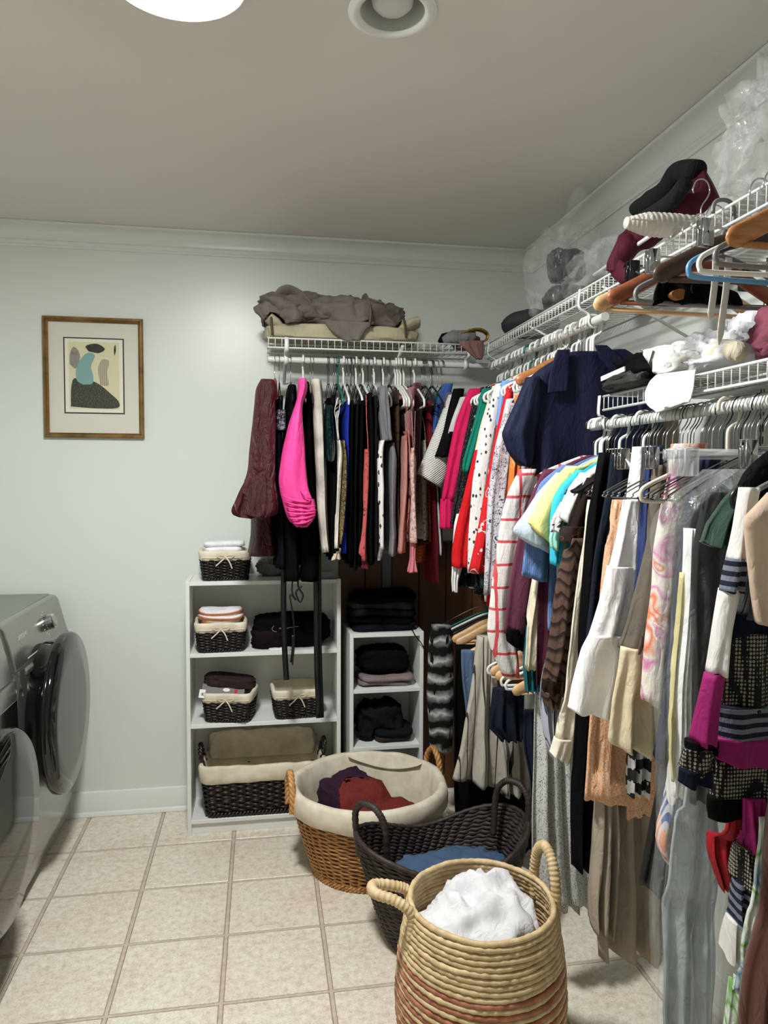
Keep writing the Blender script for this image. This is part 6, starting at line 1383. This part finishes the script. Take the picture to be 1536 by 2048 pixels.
# empty black garment with an eye print beyond the hangers
panel('printed_hanging_top', 'black top with a tawny eye print behind the wooden hangers', 'black eye-print top', 'top', 1.30, BLK, [(545, 1345, 1420), (575, 1330, 1500), (598, 1325, 1510)], None, 'u')
eye = [o for o in COL.objects if o.name.startswith('printed_hanging_top')][0]; ec = at_y(1387, 577, 1.276); a = np.linspace(0, 2*pi, 30, endpoint=False)
pr_ = put('eye_print', loft(np.stack([np.stack([ec[0]+.019*np.cos(a), np.full(30, yy), ec[2]+.010*np.sin(a)*np.abs(np.sin(a))**.2], 1) for yy in (1.276, 1.29)])), cloth('tawny_print', (150, 100, 56)), eye, False)
put('eye_pupil', loft(np.stack([np.stack([ec[0]+.004*np.cos(a), np.full(30, yy), ec[2]+.008*np.sin(a)], 1) for yy in (1.275, 1.28)])), BLK, pr_, False)
# lower shelf
QZ = 1.672+.003
bs_ = thing('folded_trousers', 'black folded trousers with a white size sticker on the lower shelf', 'trousers', (1.0, 1.72, QZ))
put('fold', lump((1.0, 1.68, QZ+.05), (.23, .28, .07), 120, .10, nu=60, nv=28, power=.6), BLK, bs_)
put('fold', lump((.965, 1.70, QZ+.0215), (.18, .22, .04), 121, .12, nu=60, nv=24, power=.6), cloth('charcoal_satin', (52, 50, 46), .5), bs_)
A = at_x(1203, 755, .876); B = at_x(1250, 741, .876)
put('size_sticker', tilt(box(-.002, .001, -abs(A[1]-B[1])/2, abs(A[1]-B[1])/2, -.006, .006), ((A+B)/2), rx=radians(-4)), plain('sticker_white', (226, 226, 222), .5), bs_, False)
wc = thing('white_blouse', 'white crinkled blouse spilling over the lower shelf edge', 'blouse', (.98, 1.5, QZ-.1))
WCR = cloth('crinkle_white', (226, 226, 230), .9, bump=.5)
put('heap', lump((1.04, 1.54, QZ+.05), (.22, .28, .10), 122, .2, nu=80, nv=44, power=.8), WCR, wc)
put('peak', lump((1.08, 1.46, QZ+.085), (.12, .14, .10), 123, .18, nu=60, nv=34), WCR, wc)
for ch in list(wc.children): rest(ch, list(bs_.children)[:2])
def rows_x(rows, X):
    out = []
    for r in rows:
        py, pl, pr = r[:3]; pyr = r[3] if len(r) > 3 else py; A = at_x(pl, py, X); B = at_x(pr, pyr, X); out.append((A[1], A[2], B[1], B[2]))
    return out
put('hanging_tail', drape(rows_x([(750, 1310, 1392, 740), (764, 1298, 1391, 752), (785, 1290, 1390, 772), (805, 1291, 1387, 788), (817, 1301, 1384, 799), (824, 1314, 1381, 803)], .886), 'y', .886, .007, 2, .005, nxt(), nseg=56), cloth('white_twill', (232, 230, 224)), wc)
oe_ = put('over_edge', lump((.945, 1.56, QZ+.032), (.12, .16, .06), 124, .15, nu=50, nv=26), MATS['white_twill'], wc); rest(oe_, list(bs_.children)[:2])
soft('rolled_cloth', 'cream rolled cloth on the lower shelf', 'cloth', [at_x(px, py, .97) for px, py in ((1434, 722), (1438, 705), (1455, 700), (1475, 706), (1482, 716))], [.018, .022, .018, .02, .01], cloth('cream_roll', (214, 204, 180)), 125, amp=.2)
heap('folded_clothes', 'mauve top beside the cream roll on the lower shelf', 'clothes', (1.03, 1.27, QZ+.055), (.17, .11, .11), cloth('mauve_pink', (132, 72, 88)), 126, amp=.16)
heap('folded_clothes', 'black heap on the lower shelf next to the mauve top', 'clothes', (1.0, 1.10, QZ+.05), (.17, .13, .10), BLK, 127, amp=.12)
# ------------------------------------------------------------------ hanging clothes press against their neighbours instead of passing through
# Along each rod the clothes are taken in order; every piece of cloth is pressed flat or nudged along the rod where it
# would enter the one before it. Hangers are stiff and only slide along the rod.
CELL = .008
def settle(items, back, ext, tmin=.006, eps=.0015, film=None):
    (a0, a1), (z0, z1) = ext; na, nz = int((a1-a0)/CELL)+1, int((z1-z0)/CELL)+1; H = np.full((na, nz), -9.)
    ia = 1 if back else 0
    Q = (lambda W: W[:, 0]) if back else (lambda W: -W[:, 1])
    def cells(W): return np.clip(((W[:, ia]-a0)/CELL).astype(int), 0, na-1), np.clip(((W[:, 2]-z0)/CELL).astype(int), 0, nz-1)
    def field():
        G = np.pad(H, 2, constant_values=-9.); D = np.max([G[i:i+na, j:j+nz] for i in range(5) for j in range(5)], 0)
        G = np.pad(D, 1, mode='edge'); return np.mean([G[i:i+na, j:j+nz] for i in range(3) for j in range(3)], 0)
    def stamp(W): np.maximum.at(H, cells(W), Q(W))
    def dense(W, g):
        P = W[:g[0]*g[1]].reshape(g[0], g[1], 3); P = np.concatenate([P, P[:, :1]], 1); out = []
        for s in (0, .33, .67):
            for t in (0, .33, .67):
                out.append(((P[:-1, :-1]*(1-t)+P[:-1, 1:]*t)*(1-s)+(P[1:, :-1]*(1-t)+P[1:, 1:]*t)*s).reshape(-1, 3))
        return np.concatenate(out+[W])
    def world(o):
        V = np.zeros(len(o.data.vertices)*3); o.data.vertices.foreach_get('co', V); return V.reshape(-1, 3)+absloc(o)
    def store(o, W): o.data.vertices.foreach_set('co', (W-absloc(o)).ravel()); o.data.update()
    def stiff(h):
        out = []
        for c in h.children:
            V = np.zeros(len(c.data.vertices)*3); c.data.vertices.foreach_get('co', V); V = V.reshape(-1, 3)
            E_ = np.array([(e.vertices[0], e.vertices[1]) for e in c.data.edges]); V = np.concatenate([V, (V[E_[:, 0]]+V[E_[:, 1]])/2]); out.append(rotz(V, h.rotation_euler[2]))
        return np.concatenate(out)+np.array(h.location)
    def slide(o, d):
        if back: o.location[0] += d
        else: o.location[1] -= d
    def along(W, d):
        W = W.copy()
        if back: W[:, 0] += d
        else: W[:, 1] -= d
        return W
    def press(W, g, D, half=None):
        q = Q(W); lim = D[cells(W)]+eps; new = q.copy()
        if g:
            n = g[0]*g[1]; j = np.arange(g[1]); pr = ((g[1]-j) % g[1])[None, :]+np.arange(g[0])[:, None]*g[1]; pr = pr.ravel()
            q2 = q[:n][pr]; lo = np.minimum(q[:n], q2); hi = np.maximum(q[:n], q2); L_ = np.maximum(lim[:n], lim[:n][pr])
            isl = q[:n] <= q2; nlo = np.maximum(lo, L_); nhi = np.maximum(hi, nlo+np.minimum(hi-lo, tmin)); new[:n] = np.where(isl, nlo, nhi)
            if half == 'low': new[:n] = np.where(isl, nlo, np.maximum(q[:n], nlo+.03))
        else: new = np.maximum(q, lim)
        return along_vec(W, new-q)
    def along_vec(W, d):
        W = W.copy()
        if back: W[:, 0] += d
        else: W[:, 1] -= d
        return W
    def one(t, h):
        D = field(); d0 = 0.
        if h is not None:
            P = stiff(h); P = P[P[:, 2] < h.location[2]-.03]; need = (D[cells(P)]+eps-Q(P)).max(); d0 = min(max(0., need), .06)
            slide(h, d0)
        if t is not None:
            todo = []
            for c in t.children:
                W = along(world(c), d0); g = SHAPE.get(c.name); W = press(W, g, D); store(c, W); todo.append(dense(W, g) if g else W)
            for W in todo: stamp(W)
        if h is not None:
            P = stiff(h); stamp(P[P[:, 2] < h.location[2]-.03])
    done_bag = False
    for (k_, t, h) in items:
        if film is not None and k_ < 1.18 and not done_bag:      # the bag's far side goes in before what it holds
            c = film.children[0]; g = SHAPE[c.name]; W = press(world(c), g, field(), 'low'); store(c, W); n = g[0]*g[1]
            far = np.tile(np.sin(np.linspace(0, 2*pi, g[1], endpoint=False)) >= -1e-6, g[0]); P = W[:n][far]; stamp(P); done_bag = True
        if film is not None and done_bag is True and k_ < 1.13:  # and its near side after
            c = film.children[0]; g = SHAPE[c.name]; W = world(c); n = g[0]*g[1]; q = Q(W); lim = field()[cells(W)]+eps
            near = np.zeros(len(W), bool); near[:n] = np.tile(np.sin(np.linspace(0, 2*pi, g[1], endpoint=False)) < -1e-6, g[0])
            W = along_vec(W, np.where(near, np.maximum(0, lim-q), 0)); store(c, W); stamp(dense(W, g)); done_bag = 2
        one(t, h)
def parts_y(t): return [(c, wverts(c)) for c in t.children]
settle(sorted(RIGHT, key=lambda r: -r[0]), False, ((.45, 1.24), (-.1, 2.0)), film=BAG)
# the whole row is then eased back along the rod, order kept, to where it hangs
kn = []
for (y0, t, h) in RIGHT:
    if t is not None and y0 < 1.95: kn.append((float(np.mean([V[:, 1].mean() for _, (V, F) in parts_y(t)])), y0))
kn = np.array(sorted(kn)); src = kn[:, 0]; dst = src+np.convolve(np.pad(kn[:, 1]-kn[:, 0], 3, mode='edge'), np.ones(7)/7, 'valid')
gy = np.linspace(.8, 2.0, 49); gm = np.interp(gy, np.r_[.55, src, 1.99], np.r_[.55, dst, 1.99])
gm = np.convolve(np.pad(gm-gy, 3, mode='edge'), np.ones(7)/7, 'valid')+gy
for i in range(1, len(gm)): gm[i] = max(gm[i], gm[i-1]+.35*(gy[1]-gy[0]))
gm = np.minimum(gm, np.maximum(gy, 0)+.08)
def ease(y): return np.where(y > gy[-1], y+(gm[-1]-gy[-1])*np.exp(-np.maximum(0, y-gy[-1])*8), np.where(y < gy[0], y+gm[0]-gy[0], np.interp(y, gy, gm)))
for (y0, t, h) in RIGHT+[(0, BAG, None)]:
    if t is not None:
        for c, (V, F) in parts_y(t): V[:, 1] = ease(V[:, 1]); c.data.vertices.foreach_set('co', (V-absloc(c)).ravel()); c.data.update()
    if h is not None: h.location[1] = float(ease(np.array(h.location[1])))
nsh.location[1] = nshirt.location[1]+.002
settle(sorted(BACK, key=lambda r: r[0]), True, ((2.55, 3.2), (.9, 2.0)), tmin=.005)
